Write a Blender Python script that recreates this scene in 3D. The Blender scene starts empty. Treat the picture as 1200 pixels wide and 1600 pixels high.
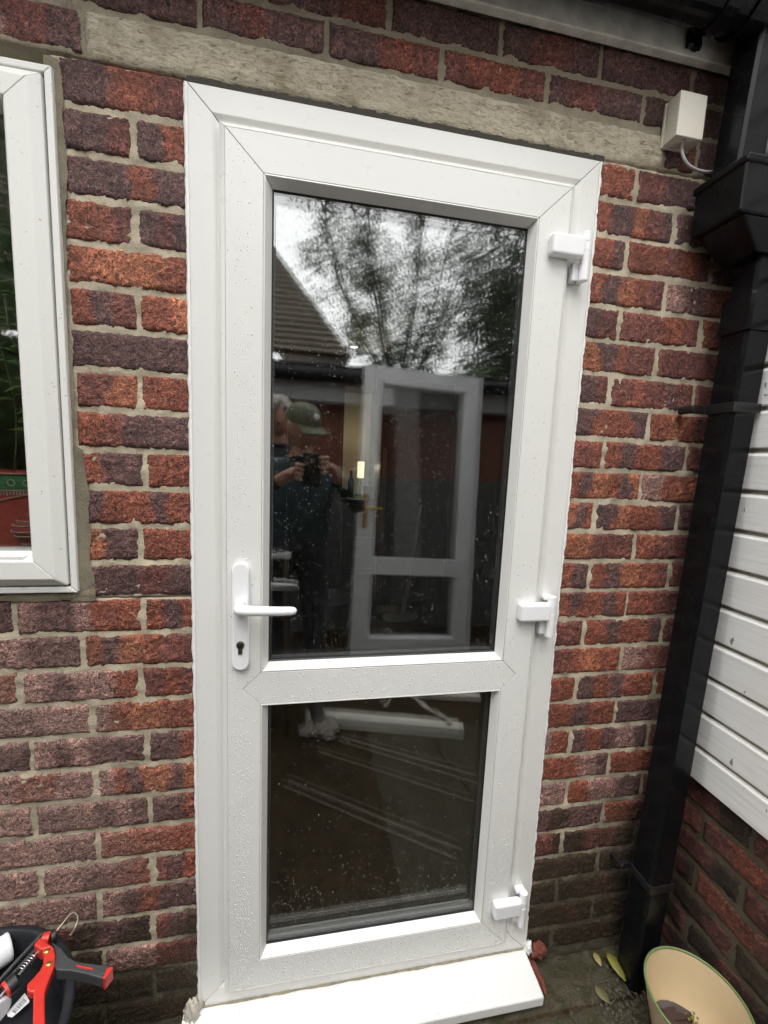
import bpy, bmesh, math, random
import numpy as np
from mathutils import Vector, Matrix
R = math.radians
random.seed(7); RNG = np.random.default_rng(7)
ZG = 1.975                      # height of the door head datum above the ground; geometry below is given from that datum
scene = bpy.context.scene
COL = scene.collection

# ------------------------------------------------------------------ camera
def cam_axes(yaw, pit, rol):
    f = np.array([math.sin(yaw)*math.cos(pit), math.cos(yaw)*math.cos(pit), math.sin(pit)])
    rt = np.array([math.cos(yaw), -math.sin(yaw), 0.0]); up = np.cross(rt, f)
    c, s = math.cos(rol), math.sin(rol)
    return c*rt+s*up, -s*rt+c*up, f
cr, cu, cf = cam_axes(0.181890, -0.124004, 0.0428496)
CAM = np.array([0.233347, -0.896049, -0.598016])
cd = bpy.data.cameras.new('camera'); cam = bpy.data.objects.new('camera', cd); COL.objects.link(cam)
cd.sensor_fit = 'AUTO'; cd.sensor_width = 36; cd.lens = 36*645.82/1600
cd.clip_start = 0.01; cd.clip_end = 500
M4 = Matrix(((cr[0], cu[0], -cf[0], CAM[0]), (cr[1], cu[1], -cf[1], CAM[1]), (cr[2], cu[2], -cf[2], CAM[2]+ZG), (0, 0, 0, 1)))
cam.matrix_world = M4
scene.camera = cam

# ------------------------------------------------------------------ light
SUN_EL, SUN_AZ = R(66), R(200)          # azimuth measured from +y clockwise: behind the camera, a little left
w = bpy.data.worlds.new('World'); scene.world = w; w.use_nodes = True
nt = w.node_tree; bg = nt.nodes['Background']
sky = nt.nodes.new('ShaderNodeTexSky'); sky.sky_type = 'NISHITA'; sky.sun_disc = False
sky.sun_elevation = SUN_EL; sky.sun_rotation = SUN_AZ; sky.air_density = 1.4; sky.dust_density = 4.0; sky.ozone_density = 1.0
hs = nt.nodes.new('ShaderNodeHueSaturation'); hs.inputs['Saturation'].default_value = 0.10
gm = nt.nodes.new('ShaderNodeGamma'); gm.inputs[1].default_value = 0.40      # overcast: evens the clear sky out
nt.links.new(sky.outputs[0], gm.inputs[0]); vs = nt.nodes.new('ShaderNodeVectorMath'); vs.operation = 'SCALE'; vs.inputs['Scale'].default_value = 6.0
nt.links.new(gm.outputs[0], vs.inputs[0]); nt.links.new(vs.outputs[0], hs.inputs['Color']); nt.links.new(hs.outputs[0], bg.inputs['Color'])
bg.inputs['Strength'].default_value = 0.15
sd = bpy.data.lights.new('sun', 'SUN'); sd.energy = 0.5; sd.angle = R(35); sd.color = (1, 0.96, 0.90)
so = bpy.data.objects.new('sun', sd); COL.objects.link(so)
dirv = Vector((math.sin(SUN_AZ)*math.cos(SUN_EL), math.cos(SUN_AZ)*math.cos(SUN_EL), math.sin(SUN_EL)))
so.rotation_euler = dirv.to_track_quat('Z', 'Y').to_euler(); so.location = (0, -3, 8)
scene.view_settings.view_transform = 'Standard'; scene.view_settings.look = 'None'
scene.view_settings.exposure = 1.0; scene.view_settings.gamma = 1.0
scene.render.engine = 'CYCLES'
scene.cycles.max_bounces = 12; scene.cycles.transparent_max_bounces = 24; scene.cycles.caustics_refractive = False; scene.cycles.caustics_reflective = False
scene.cycles.use_denoising = True

# ------------------------------------------------------------------ noise
def _h(i, j, s):
    n = (i.astype(np.int64)*374761393 + j.astype(np.int64)*668265263 + s*1274126177) & 0xffffffff
    n = ((n ^ (n >> 13))*1274126177) & 0xffffffff
    return ((n ^ (n >> 16)) & 0xffff)/65535.0
def vnoise(x, y, s=0):
    xi = np.floor(x); yi = np.floor(y); fx = x-xi; fy = y-yi
    fx = fx*fx*(3-2*fx); fy = fy*fy*(3-2*fy)
    a = _h(xi, yi, s); b = _h(xi+1, yi, s); c = _h(xi, yi+1, s); d = _h(xi+1, yi+1, s)
    return (a*(1-fx)+b*fx)*(1-fy)+(c*(1-fx)+d*fx)*fy
def fbm(x, y, s=0, o=3):
    x = np.asarray(x, float); y = np.asarray(y, float); t = 0; a = 0.5; n = 0
    for k in range(o):
        t = t+a*vnoise(x, y, s+k*17); n += a; a *= .5; x = x*2.03; y = y*2.03
    return t/n-0.5

# ------------------------------------------------------------------ materials
MATS = {}
class NT:
    def __init__(s, name):
        m = bpy.data.materials.new(name); m.use_nodes = True; s.m = m; s.t = m.node_tree
        s.b = s.t.nodes['Principled BSDF']; s.out = s.t.nodes['Material Output']; MATS[name] = m
    def n(s, typ, **kw):
        x = s.t.nodes.new('ShaderNode'+typ)
        for k, v in kw.items():
            if k.startswith('i_'):
                key = k[2:].replace('_', ' ')
                x.inputs[int(key) if key.isdigit() else key].default_value = v
            else: setattr(x, k, v)
        return x
    def l(s, a, b): s.t.links.new(a, b)
    def obj(s): return s.n('TexCoord').outputs['Object']
    def noise(s, scale, detail=4, dist=0, rough=.55, vec=None):
        x = s.n('TexNoise', i_Scale=scale, i_Detail=detail, i_Distortion=dist, i_Roughness=rough)
        s.l(vec if vec is not None else s.obj(), x.inputs['Vector']); return x.outputs['Fac']
    def ramp(s, fac, stops):
        x = s.n('ValToRGB'); e = x.color_ramp.elements
        while len(e) < len(stops): e.new(.5)
        for q, (p, c) in zip(e, stops):
            q.position = p; q.color = (*c, 1) if len(c) == 3 else c
        s.l(fac, x.inputs[0]); return x.outputs[0]
    def mix(s, f, a, b, mode='MIX'):
        x = s.n('Mix', data_type='RGBA', blend_type=mode)
        for v, i in ((f, 0), (a, 6), (b, 7)):
            if isinstance(v, (int, float)): x.inputs[i].default_value = v
            elif isinstance(v, tuple): x.inputs[i].default_value = (*v, 1) if len(v) == 3 else v
            else: s.l(v, x.inputs[i])
        return x.outputs[2]
    def math(s, op, a, b=0.0, c=None):
        x = s.n('Math', operation=op)
        for i, v in enumerate((a, b) if c is None else (a, b, c)):
            if isinstance(v, (int, float)): x.inputs[i].default_value = v
            else: s.l(v, x.inputs[i])
        return x.outputs[0]
    def bump(s, h, strength=.5, dist=.002):
        x = s.n('Bump', i_Strength=strength, i_Distance=dist); s.l(h, x.inputs['Height']); s.l(x.outputs[0], s.b.inputs['Normal']); return x
    def col(s, v):
        if isinstance(v, tuple): s.b.inputs['Base Color'].default_value = (*v, 1)
        else: s.l(v, s.b.inputs['Base Color'])
    def rough(s, v):
        if isinstance(v, (int, float)): s.b.inputs['Roughness'].default_value = v
        else: s.l(v, s.b.inputs['Roughness'])

def plain(name, c, rough=.5, metal=0, var=.12, scale=60, bump=0.0, bscale=200):
    k = NT(name); f = k.noise(scale, 4)
    k.col(k.mix(f, tuple(x*(1-var) for x in c), tuple(min(1, x*(1+var)) for x in c)))
    k.rough(rough); k.b.inputs['Metallic'].default_value = metal
    if bump: k.bump(k.noise(bscale, 3), bump, .001)
    return k.m

def mk_brick(name, wet=0.0):
    k = NT(name)
    at = k.n('Attribute', attribute_name='tone').outputs['Color']
    big = k.noise(120, 4, 2.2, .6); fine = k.noise(420, 4, .6, .65); spk = k.noise(900, 2, 0, .6)
    crease = k.ramp(big, [(.33, (.12, .11, .11)), (.45, (.60, .58, .58)), (.56, (1.15, 1.12, 1.10)), (.70, (2.1, 1.95, 1.8))])  # dirt in creases, plus pit shade and lit ridges put into the colour
    c = k.mix(.95, at, crease, 'MULTIPLY')
    f2 = k.ramp(fine, [(.3, (.62, .6, .6)), (.55, (1.02, 1.0, 1.0)), (.75, (1.45, 1.40, 1.36))])
    c = k.mix(.75, c, f2, 'MULTIPLY')
    s2 = k.ramp(spk, [(.0, (0, 0, 0)), (.67, (0, 0, 0)), (.74, (1, 1, 1))])
    c = k.mix(k.math('MULTIPLY', s2, .22), c, (.42, .36, .31))
    k.col(c)
    k.rough(k.ramp(fine, [(.3, (.42,)*3), (.7, (.80,)*3)])); k.b.inputs['Specular IOR Level'].default_value = .45
    h = k.math('ADD', k.math('MULTIPLY', big, 1.0), k.math('MULTIPLY', fine, .35))
    k.bump(h, .9, .006)
    return k.m
mk_brick('brick')

def mk_mortar():
    k = NT('mortar')
    at = k.n('Attribute', attribute_name='tone').outputs['Color']
    a = k.noise(26, 5, .4); f = k.noise(330, 4, .3, .7)
    c = k.mix(.8, at, k.ramp(a, [(.3, (.72, .70, .66)), (.55, (1, 1, 1)), (.75, (1.15, 1.13, 1.08))]), 'MULTIPLY')
    c = k.mix(.6, c, k.ramp(f, [(.28, (.5, .48, .45)), (.45, (1, 1, 1)), (.75, (1.2, 1.2, 1.18))]), 'MULTIPLY')
    k.col(c); k.rough(.85); k.bump(f, .8, .003)
mk_mortar()

def mk_lintel():
    k = NT('lintel_concrete'); co = k.obj()
    mp = k.n('Mapping'); mp.inputs['Scale'].default_value = (55, 55, 150); k.l(co, mp.inputs[0])
    st = k.noise(1, 6, 1.2, .7, mp.outputs[0]); bl = k.noise(9, 5, .5); pit = k.noise(240, 3, .3, .7)
    c = k.ramp(st, [(.32, (.10, .085, .06)), (.40, (.37, .325, .24)), (.55, (.52, .47, .37)), (.8, (.60, .56, .465))])
    c = k.mix(.8, c, k.ramp(bl, [(.28, (.50, .45, .36)), (.5, (.95, .93, .9)), (.7, (1.12, 1.1, 1.06))]), 'MULTIPLY')
    c = k.mix(.7, c, k.ramp(pit, [(.28, (.35, .33, .28)), (.38, (1, 1, 1))]), 'MULTIPLY')
    k.col(c); k.rough(.9); k.bump(k.math('ADD', st, k.math('MULTIPLY', pit, .4)), .9, .004)
mk_lintel()

def mk_pvc(name, c=(.760, .756, .725), rough=.28, dirt=.2, thr=.745):
    k = NT(name)
    a = k.noise(5, 4, .4); sp = k.noise(170, 3, .2, .6)
    b = k.mix(a, tuple(x*.985 for x in c), c)
    s = k.ramp(sp, [(0, (0, 0, 0)), (thr, (0, 0, 0)), (thr+.05, (1, 1, 1))])
    k.col(k.mix(k.math('MULTIPLY', s, dirt), b, (.28, .26, .22)))
    k.rough(k.ramp(k.noise(40, 3), [(.3, (rough*.97,)*3), (.7, (rough*1.05,)*3)])); k.bump(k.noise(3, 1), .03, .01)
    return k.m
mk_pvc('white_pvc'); mk_pvc('hinge_pvc', (.86, .865, .88), .25, .1, .76); mk_pvc('window_pvc', (.76, .755, .72), .4, .75, .665)
mk_pvc('sill_pvc', (.79, .79, .775), .22, .6, .665)

def mk_clad():
    k = NT('cladding_white'); co = k.obj()
    mp = k.n('Mapping'); mp.inputs['Scale'].default_value = (20, 5, 140); k.l(co, mp.inputs[0])
    g = k.noise(1, 5, .6, .65, mp.outputs[0]); a = k.noise(7, 4, .3)
    mp2 = k.n('Mapping'); mp2.inputs['Scale'].default_value = (60, 60, 22); k.l(co, mp2.inputs[0])
    sp = k.noise(1, 2, .2, .55, mp2.outputs[0])
    c = k.ramp(g, [(.3, (.72, .705, .67)), (.5, (.83, .82, .80)), (.7, (.88, .875, .86))])
    c = k.mix(.7, c, k.ramp(a, [(.3, (.92, .91, .89)), (.6, (1, 1, 1))]), 'MULTIPLY')
    s = k.ramp(sp, [(0, (0, 0, 0)), (.705, (0, 0, 0)), (.72, (1, 1, 1))])
    c = k.mix(k.math('MULTIPLY', s, .8), c, (.10, .10, .10))
    k.col(c); k.rough(.5); k.bump(g, .25, .001)
mk_clad()

def mk_black(name='black_pvc', c=(.005, .0053, .0063), rough=.20):
    k = NT(name)
    a = k.noise(18, 5, .3); sp = k.noise(420, 3, 0, .6)
    s = k.ramp(sp, [(0, (0, 0, 0)), (.66, (0, 0, 0)), (.72, (1, 1, 1))])
    cc = k.mix(a, tuple(x*.7 for x in c), tuple(x*1.6 for x in c))
    k.col(k.mix(k.math('MULTIPLY', s, .35), cc, (.16, .16, .15)))
    k.rough(k.ramp(a, [(.3, (rough*.6,)*3), (.7, (rough*1.7,)*3)])); k.bump(k.noise(60, 4), .12, .002); k.b.inputs['Specular IOR Level'].default_value = .17
mk_black(); mk_black('tub_rubber', (.018, .019, .022), .38)

def mk_glass():
    k = NT('window_glass')
    g = k.n('NewGeometry'); d = k.n('VectorMath', operation='DOT_PRODUCT'); k.l(g.outputs['Normal'], d.inputs[0]); k.l(g.outputs['Incoming'], d.inputs[1])
    a = k.math('SUBTRACT', 1.0, k.math('ABSOLUTE', d.outputs['Value']))
    f = k.math('ADD', .118, k.math('MULTIPLY', k.math('POWER', a, 5.0), .882))   # low-e coated double glazing
    tr = k.n('BsdfTransparent'); tr.inputs[0].default_value = (.965, .975, .97, 1)
    gl = k.n('BsdfGlossy'); gl.inputs['Roughness'].default_value = .026      # rain film on the glass
    nz = k.noise(3.0, 2); bp = k.n('Bump', i_Strength=.02, i_Distance=.01); k.l(nz, bp.inputs['Height']); k.l(bp.outputs[0], gl.inputs['Normal'])
    mx = k.n('MixShader'); k.l(f, mx.inputs[0]); k.l(tr.outputs[0], mx.inputs[1]); k.l(gl.outputs[0], mx.inputs[2])
    k.l(mx.outputs[0], k.out.inputs['Surface'])
mk_glass()

def mk_drop(name, base):
    k = NT(name)
    g = k.n('NewGeometry'); d = k.n('VectorMath', operation='DOT_PRODUCT'); k.l(g.outputs['Normal'], d.inputs[0]); k.l(g.outputs['Incoming'], d.inputs[1])
    a = k.math('SUBTRACT', 1.0, k.math('ABSOLUTE', d.outputs['Value']))
    f = k.math('ADD', base, k.math('MULTIPLY', k.math('POWER', a, 3.0), .8))
    tr = k.n('BsdfTransparent'); tr.inputs[0].default_value = (1, 1, 1, 1)
    gl = k.n('BsdfGlossy'); gl.inputs['Roughness'].default_value = .12
    mx = k.n('MixShader'); k.l(f, mx.inputs[0]); k.l(tr.outputs[0], mx.inputs[1]); k.l(gl.outputs[0], mx.inputs[2])
    k.l(mx.outputs[0], k.out.inputs['Surface'])
mk_drop('rain_water', .20); 
def mk_bead():      # beads on white plastic: half clear, half white standing in for gathered light, with a wet highlight
    k = NT('rain_bead'); tr = k.n('BsdfTransparent'); k.b.inputs['Base Color'].default_value = (.88, .89, .90, 1); k.rough(.06); k.b.inputs['IOR'].default_value = 1.5
    mx = k.n('MixShader'); mx.inputs[0].default_value = .42; k.l(tr.outputs[0], mx.inputs[1]); k.l(k.b.outputs[0], mx.inputs[2]); k.l(mx.outputs[0], k.out.inputs['Surface'])
mk_bead()

def mk_ground(name, c0, c1, moss):
    k = NT(name)
    a = k.noise(7, 6, .6, .6); f = k.noise(120, 5, .4, .7); m = k.noise(22, 5, .8, .6)
    c = k.mix(a, c0, c1)
    c = k.mix(.8, c, k.ramp(f, [(.3, (.4, .4, .4)), (.5, (1, 1, 1)), (.72, (1.7, 1.65, 1.5))]), 'MULTIPLY')
    c = k.mix(k.ramp(m, [(.42, (0, 0, 0)), (.58, (1, 1, 1))]), c, moss)
    k.col(c); k.rough(k.ramp(a, [(.35, (.35,)*3), (.65, (.85,)*3)])); k.bump(k.math('ADD', f, k.math('MULTIPLY', m, .6)), .9, .006)
mk_ground('paving_stone', (.040, .033, .020), (.085, .072, .046), (.036, .032, .010))
mk_ground('yard_ground', (.040, .027, .014), (.075, .052, .028), (.030, .021, .011)); MATS['yard_ground'].node_tree.nodes['Principled BSDF'].inputs['Specular IOR Level'].default_value = .12

plain('worn_black', (.012, .012, .013), .3, 0, .9, 90)
plain('rubber_black', (.012, .012, .012), .45)
plain('spacer_grey', (.10, .10, .10), .4)
plain('sealant', (.84, .835, .81), .5, 0, .1, 90, .5, 120)
plain('plaster_lump', (.46, .43, .36), .85, 0, .3, 40, .8, 130)
plain('dark_steel', (.26, .22, .17), .38, .9)
plain('bright_steel', (.6, .6, .6), .25, 1)
plain('fascia_paint', (.64, .62, .57), .6, 0, .55, 30, .3, 60)
plain('grime', (.30, .27, .20), .9, 0, .6, 80)
plain('grit_stone', (.10, .088, .06), .9, 0, .9, 300)
plain('dirt', (.05, .045, .035), .9, 0, .4, 60)
plain('sensor_plastic', (.70, .67, .58), .4, 0, .04, 20)
plain('cable_grey', (.36, .35, .34), .5)
plain('cream_glaze', (.60, .47, .29), .30, 0, .10, 14)
plain('green_glaze', (.16, .24, .09), .3)
plain('gun_red', (.58, .035, .025), .38, 0, .22, 70, .2, 300)
plain('gun_grey', (.045, .047, .05), .5, 0, .5, 90, .5, 400)
plain('paper_white', (.78, .78, .80), .7, 0, .06, 30)
plain('print_black', (.02, .02, .02), .6)
plain('dead_leaf', (.060, .034, .026), .6, 0, .4, 40)
plain('yellow_leaf', (.21, .20, .04), .5, 0, .6, 70)
plain('pale_leaf', (.27, .22, .09), .6, 0, .3, 60)
plain('faded_leaf', (.15, .14, .06), .6, 0, .4, 70)
plain('red_chip', (.19, .055, .035), .9, 0, .35, 60, .6, 100)
plain('planter_red', (.42, .060, .048), .55, 0, .25, 60)
plain('planter_green', (.06, .20, .08), .55, 0, .2)
plain('planter_pink', (.55, .26, .22), .6, 0, .2)
plain('planter_white', (.45, .40, .34), .6, 0, .2)
plain('planter_orange', (.66, .18, .08), .55, 0, .25)
plain('house_leaf', (.16, .27, .06), .4, 0, .4, 30)
plain('house_stem', (.12, .10, .05), .6)
plain('tree_leaf', (.060, .075, .036), .55, 0, .5, 3)
plain('conifer_leaf', (.050, .070, .032), .6, 0, .5, 3)
plain('ivy_leaf', (.055, .10, .025), .5, 0, .5, 9)
plain('bark', (.045, .038, .03), .9, 0, .4, 20)
plain('render_grey', (.11, .115, .11), .8, 0, .2, 6)
plain('yard_brick', (.24, .085, .055), .85, 0, .5, 30)
plain('yard_fascia', (.42, .42, .42), .5, 0, .1, 6)
plain('old_pvc', (.84, .84, .85), .4, 0, .1, 10)
plain('brass', (.55, .36, .10), .3, .9)
plain('skin', (.42, .22, .15), .5, 0, .1)
plain('cap_olive', (.10, .105, .06), .8)
plain('jacket_teal', (.007, .024, .026), .7, 0, .3, 30)
plain('shirt_dark', (.03, .032, .04), .8, 0, .3, 30)
plain('trousers', (.02, .022, .028), .8)
plain('hair_grey', (.40, .38, .34), .7, 0, .3, 300, .8, 350)
plain('boots', (.03, .02, .015), .6)
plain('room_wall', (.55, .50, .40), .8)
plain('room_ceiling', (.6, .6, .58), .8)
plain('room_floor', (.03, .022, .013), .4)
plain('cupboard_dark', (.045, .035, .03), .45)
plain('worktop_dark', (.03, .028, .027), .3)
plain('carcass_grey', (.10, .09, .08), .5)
plain('bin_grey', (.16, .16, .19), .4)
plain('pvc_film', (.72, .70, .63), .3, 0, .2, 30)
plain('wrap_film', (.34, .31, .28), .25, 0, .5, 50)
plain('trim_strip', (.62, .58, .50), .4, 0, .3, 25)

for nm in ('tree_leaf', 'conifer_leaf', 'ivy_leaf', 'house_leaf'):      # light comes through leaves
    t = MATS[nm].node_tree; b = t.nodes['Principled BSDF']; tl_ = t.nodes.new('ShaderNodeBsdfTranslucent'); mx = t.nodes.new('ShaderNodeMixShader'); mx.inputs[0].default_value = .5
    src = b.inputs['Base Color'].links[0].from_socket; br = t.nodes.new('ShaderNodeBrightContrast'); br.inputs['Bright'].default_value = .05; t.links.new(src, br.inputs[0]); t.links.new(br.outputs[0], tl_.inputs[0])
    t.links.new(b.outputs[0], mx.inputs[1]); t.links.new(tl_.outputs[0], mx.inputs[2]); t.links.new(mx.outputs[0], t.nodes['Material Output'].inputs['Surface'])
def mk_tiles():
    k = NT('roof_tile'); co = k.obj()
    sx = k.n('SeparateXYZ'); k.l(co, sx.inputs[0])
    a = k.noise(6, 4); f = k.noise(2.2, 3, .4)
    c = k.mix(a, (.09, .07, .055), (.24, .19, .145)); c = k.mix(k.math('MULTIPLY', f, .5), c, (.05, .06, .03))
    k.col(c); k.rough(.8)
mk_tiles()
def mk_lamp(name, c, e):
    k = NT(name); k.b.inputs['Emission Color'].default_value = (*c, 1); k.b.inputs['Emission Strength'].default_value = e; k.col((.8, .8, .75))
mk_lamp('lamp_glow', (1, .93, .62), .8); mk_lamp('spot_glow', (1, .95, .85), 2.5)
M = MATS

# ------------------------------------------------------------------ mesh helpers
class MB:
    def __init__(s): s.v = []; s.f = []; s.c = []
    def add(s, v, f):
        o = len(s.v); s.v += [tuple(map(float, p)) for p in v]; s.f += [tuple(i+o for i in q) for q in f]; return s
    def box(s, x0, x1, y0, y1, z0, z1):
        v = [(x0, y0, z0), (x1, y0, z0), (x1, y1, z0), (x0, y1, z0), (x0, y0, z1), (x1, y0, z1), (x1, y1, z1), (x0, y1, z1)]
        return s.add(v, [(0, 3, 2, 1), (4, 5, 6, 7), (0, 1, 5, 4), (1, 2, 6, 5), (2, 3, 7, 6), (3, 0, 4, 7)])
    def hexa(s, a, b):        # two quads of corners, joined
        return s.add(list(a)+list(b), [(3, 2, 1, 0), (4, 5, 6, 7), (0, 1, 5, 4), (1, 2, 6, 5), (2, 3, 7, 6), (3, 0, 4, 7)])
    def prism(s, poly, y0, y1, ax='y'):
        n = len(poly)
        def P(p, d): return {'y': (p[0], d, p[1]), 'z': (p[0], p[1], d), 'x': (d, p[0], p[1])}[ax]
        v = [P(p, y0) for p in poly]+[P(p, y1) for p in poly]
        f = [tuple(range(n)), tuple(range(2*n-1, n-1, -1))]+[(i, i+n, (i+1) % n+n, (i+1) % n) for i in range(n)]
        return s.add(v, f)
    def tube(s, pts, rad, n=12, cap=True, sq=None):
        pts = [np.array(p, float) for p in pts]; m = len(pts)
        if not hasattr(rad, '__len__'): rad = [rad]*m
        up = None; V = []
        for i, p in enumerate(pts):
            t = pts[min(i+1, m-1)]-pts[max(i-1, 0)]; t = t/(np.linalg.norm(t)+1e-12)
            if up is None:
                a = np.array([0, 0, 1.]) if abs(t[2]) < .9 else np.array([1., 0, 0]); up = np.cross(t, a)
            up = up-t*(up@t); up /= np.linalg.norm(up); b = np.cross(t, up)
            for k in range(n):
                th = 2*math.pi*k/n
                V.append(p+rad[i]*(math.cos(th)*up+math.sin(th)*b*(sq or 1)))
        F = [(i*n+k, i*n+(k+1) % n, (i+1)*n+(k+1) % n, (i+1)*n+k) for i in range(m-1) for k in range(n)]
        if cap: F += [tuple(range(n-1, -1, -1)), tuple(range((m-1)*n, m*n))]
        return s.add(V, F)
    def lathe(s, prof, c, n=48, axis='z'):
        V = []
        for (r, z) in prof:
            for k in range(n):
                th = 2*math.pi*k/n
                V.append((c[0]+r*math.cos(th), c[1]+r*math.sin(th), c[2]+z) if axis == 'z' else (c[0]+r*math.cos(th), c[1]+z, c[2]+r*math.sin(th)))
        m = len(prof)
        F = [(i*n+k, i*n+(k+1) % n, (i+1)*n+(k+1) % n, (i+1)*n+k) for i in range(m-1) for k in range(n)]
        return s.add(V, F)
    def loop(s, x0, x1, z0, z1, prof, gap=.0005):   # four mitred prisms round a rectangle, profile of (inset, y)
        for side in range(4):
            A, B = [], []
            for (d, y) in prof:
                c = [(x0+d, z0+d), (x1-d, z0+d), (x1-d, z1-d), (x0+d, z1-d)]
                p, q = c[side], c[(side+1) % 4]; L = math.hypot(q[0]-p[0], q[1]-p[1]); ux, uz = (q[0]-p[0])/L*gap, (q[1]-p[1])/L*gap
                A.append((p[0]+ux, y, p[1]+uz)); B.append((q[0]-ux, y, q[1]-uz))
            n = len(prof)
            s.add(A+B, [tuple(range(n)), tuple(range(2*n-1, n-1, -1))]+[(i, i+n, (i+1) % n+n, (i+1) % n) for i in range(n)])
        return s
    def blob(s, c, r, seed=0, amp=.35, n=14, m=10, freq=3.0):
        V = []
        for i in range(m+1):
            ph = math.pi*i/m
            for k in range(n):
                th = 2*math.pi*k/n; d = np.array([math.sin(ph)*math.cos(th), math.sin(ph)*math.sin(th), math.cos(ph)])
                q = 1+amp*2*float(fbm(np.array([d[0]*freq+d[2]*1.7+9]), np.array([d[1]*freq-d[2]*1.3+9]), seed)[0])
                V.append((c[0]+r[0]*d[0]*q, c[1]+r[1]*d[1]*q, c[2]+r[2]*d[2]*q))
        F = [(i*n+k, i*n+(k+1) % n, (i+1)*n+(k+1) % n, (i+1)*n+k) for i in range(m) for k in range(n)]
        return s.add(V, F)
    def build(s, name, mat, parent=None, bevel=0, smooth=False, seg=2, recalc=True):
        base = Vector(parent.matrix_world.translation) if parent is not None and parent.type == 'EMPTY' else (Vector(parent['abs']) if parent is not None else Vector((0, 0, 0)))
        me = bpy.data.meshes.new(name)
        me.from_pydata([(x-base.x, y-base.y, z+ZG-base.z) for x, y, z in s.v], [], s.f); me.update()
        if s.c:
            a = me.color_attributes.new('tone', 'FLOAT_COLOR', 'POINT')
            a.data.foreach_set('color', np.c_[np.array(s.c, float), np.ones(len(s.c))].ravel())
        if recalc:
            bm = bmesh.new(); bm.from_mesh(me); bmesh.ops.recalc_face_normals(bm, faces=bm.faces); bm.to_mesh(me); bm.free()
        o = bpy.data.objects.new(name, me); COL.objects.link(o)
        mats = mat if isinstance(mat, list) else [mat]
        for q in mats: me.materials.append(M[q] if isinstance(q, str) else q)
        if parent is not None: o.parent = parent
        o['abs'] = tuple(base)
        if smooth:
            for p in me.polygons: p.use_smooth = True
        if bevel:
            b = o.modifiers.new('bevel', 'BEVEL'); b.width = bevel; b.segments = seg; b.limit_method = 'ANGLE'; b.angle_limit = R(28)
        return o
def thing(name, label, cat, loc=(0, 0, 0), group=None):
    o = bpy.data.objects.new(name, None); COL.objects.link(o); o.empty_display_size = .05
    o.location = (loc[0], loc[1], loc[2]+ZG); o.matrix_world = Matrix.Translation(o.location)
    o['label'] = label; o['category'] = cat
    if group: o['group'] = group
    return o
def tag(o, label, cat, group=None):
    o['label'] = label; o['category'] = cat
    if group: o['group'] = group
    return o
def origin_to(o, p):     # move a top-level mesh's origin to its base without moving the mesh
    p = Vector((p[0], p[1], p[2]+ZG)); o.data.transform(Matrix.Translation(-p)); o.location = p; return o
def clean(o, props=('abs',)):
    for p in props:
        if p in o: del o[p]
def inset_poly(P, d):
    n = len(P); out = []
    A = sum(P[i][0]*P[(i+1) % n][1]-P[(i+1) % n][0]*P[i][1] for i in range(n)); sg = 1 if A > 0 else -1
    for i in range(n):
        a, b, c = np.array(P[i-1]), np.array(P[i]), np.array(P[(i+1) % n])
        e1 = (b-a)/np.linalg.norm(b-a); e2 = (c-b)/np.linalg.norm(c-b)
        n1 = sg*np.array([-e1[1], e1[0]]); n2 = sg*np.array([-e2[1], e2[0]])
        m = n1+n2; m = m/(1+n1@n2+1e-9); out.append(tuple(b+d*m))
    return out
def planez(x, y, z):     # helper for real positions measured on a horizontal plane of known height
    v = (x-600)/645.82*cr+(800-y)/645.82*cu+cf; t = (z-CAM[2])/v[2]; return CAM+t*v

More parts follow.
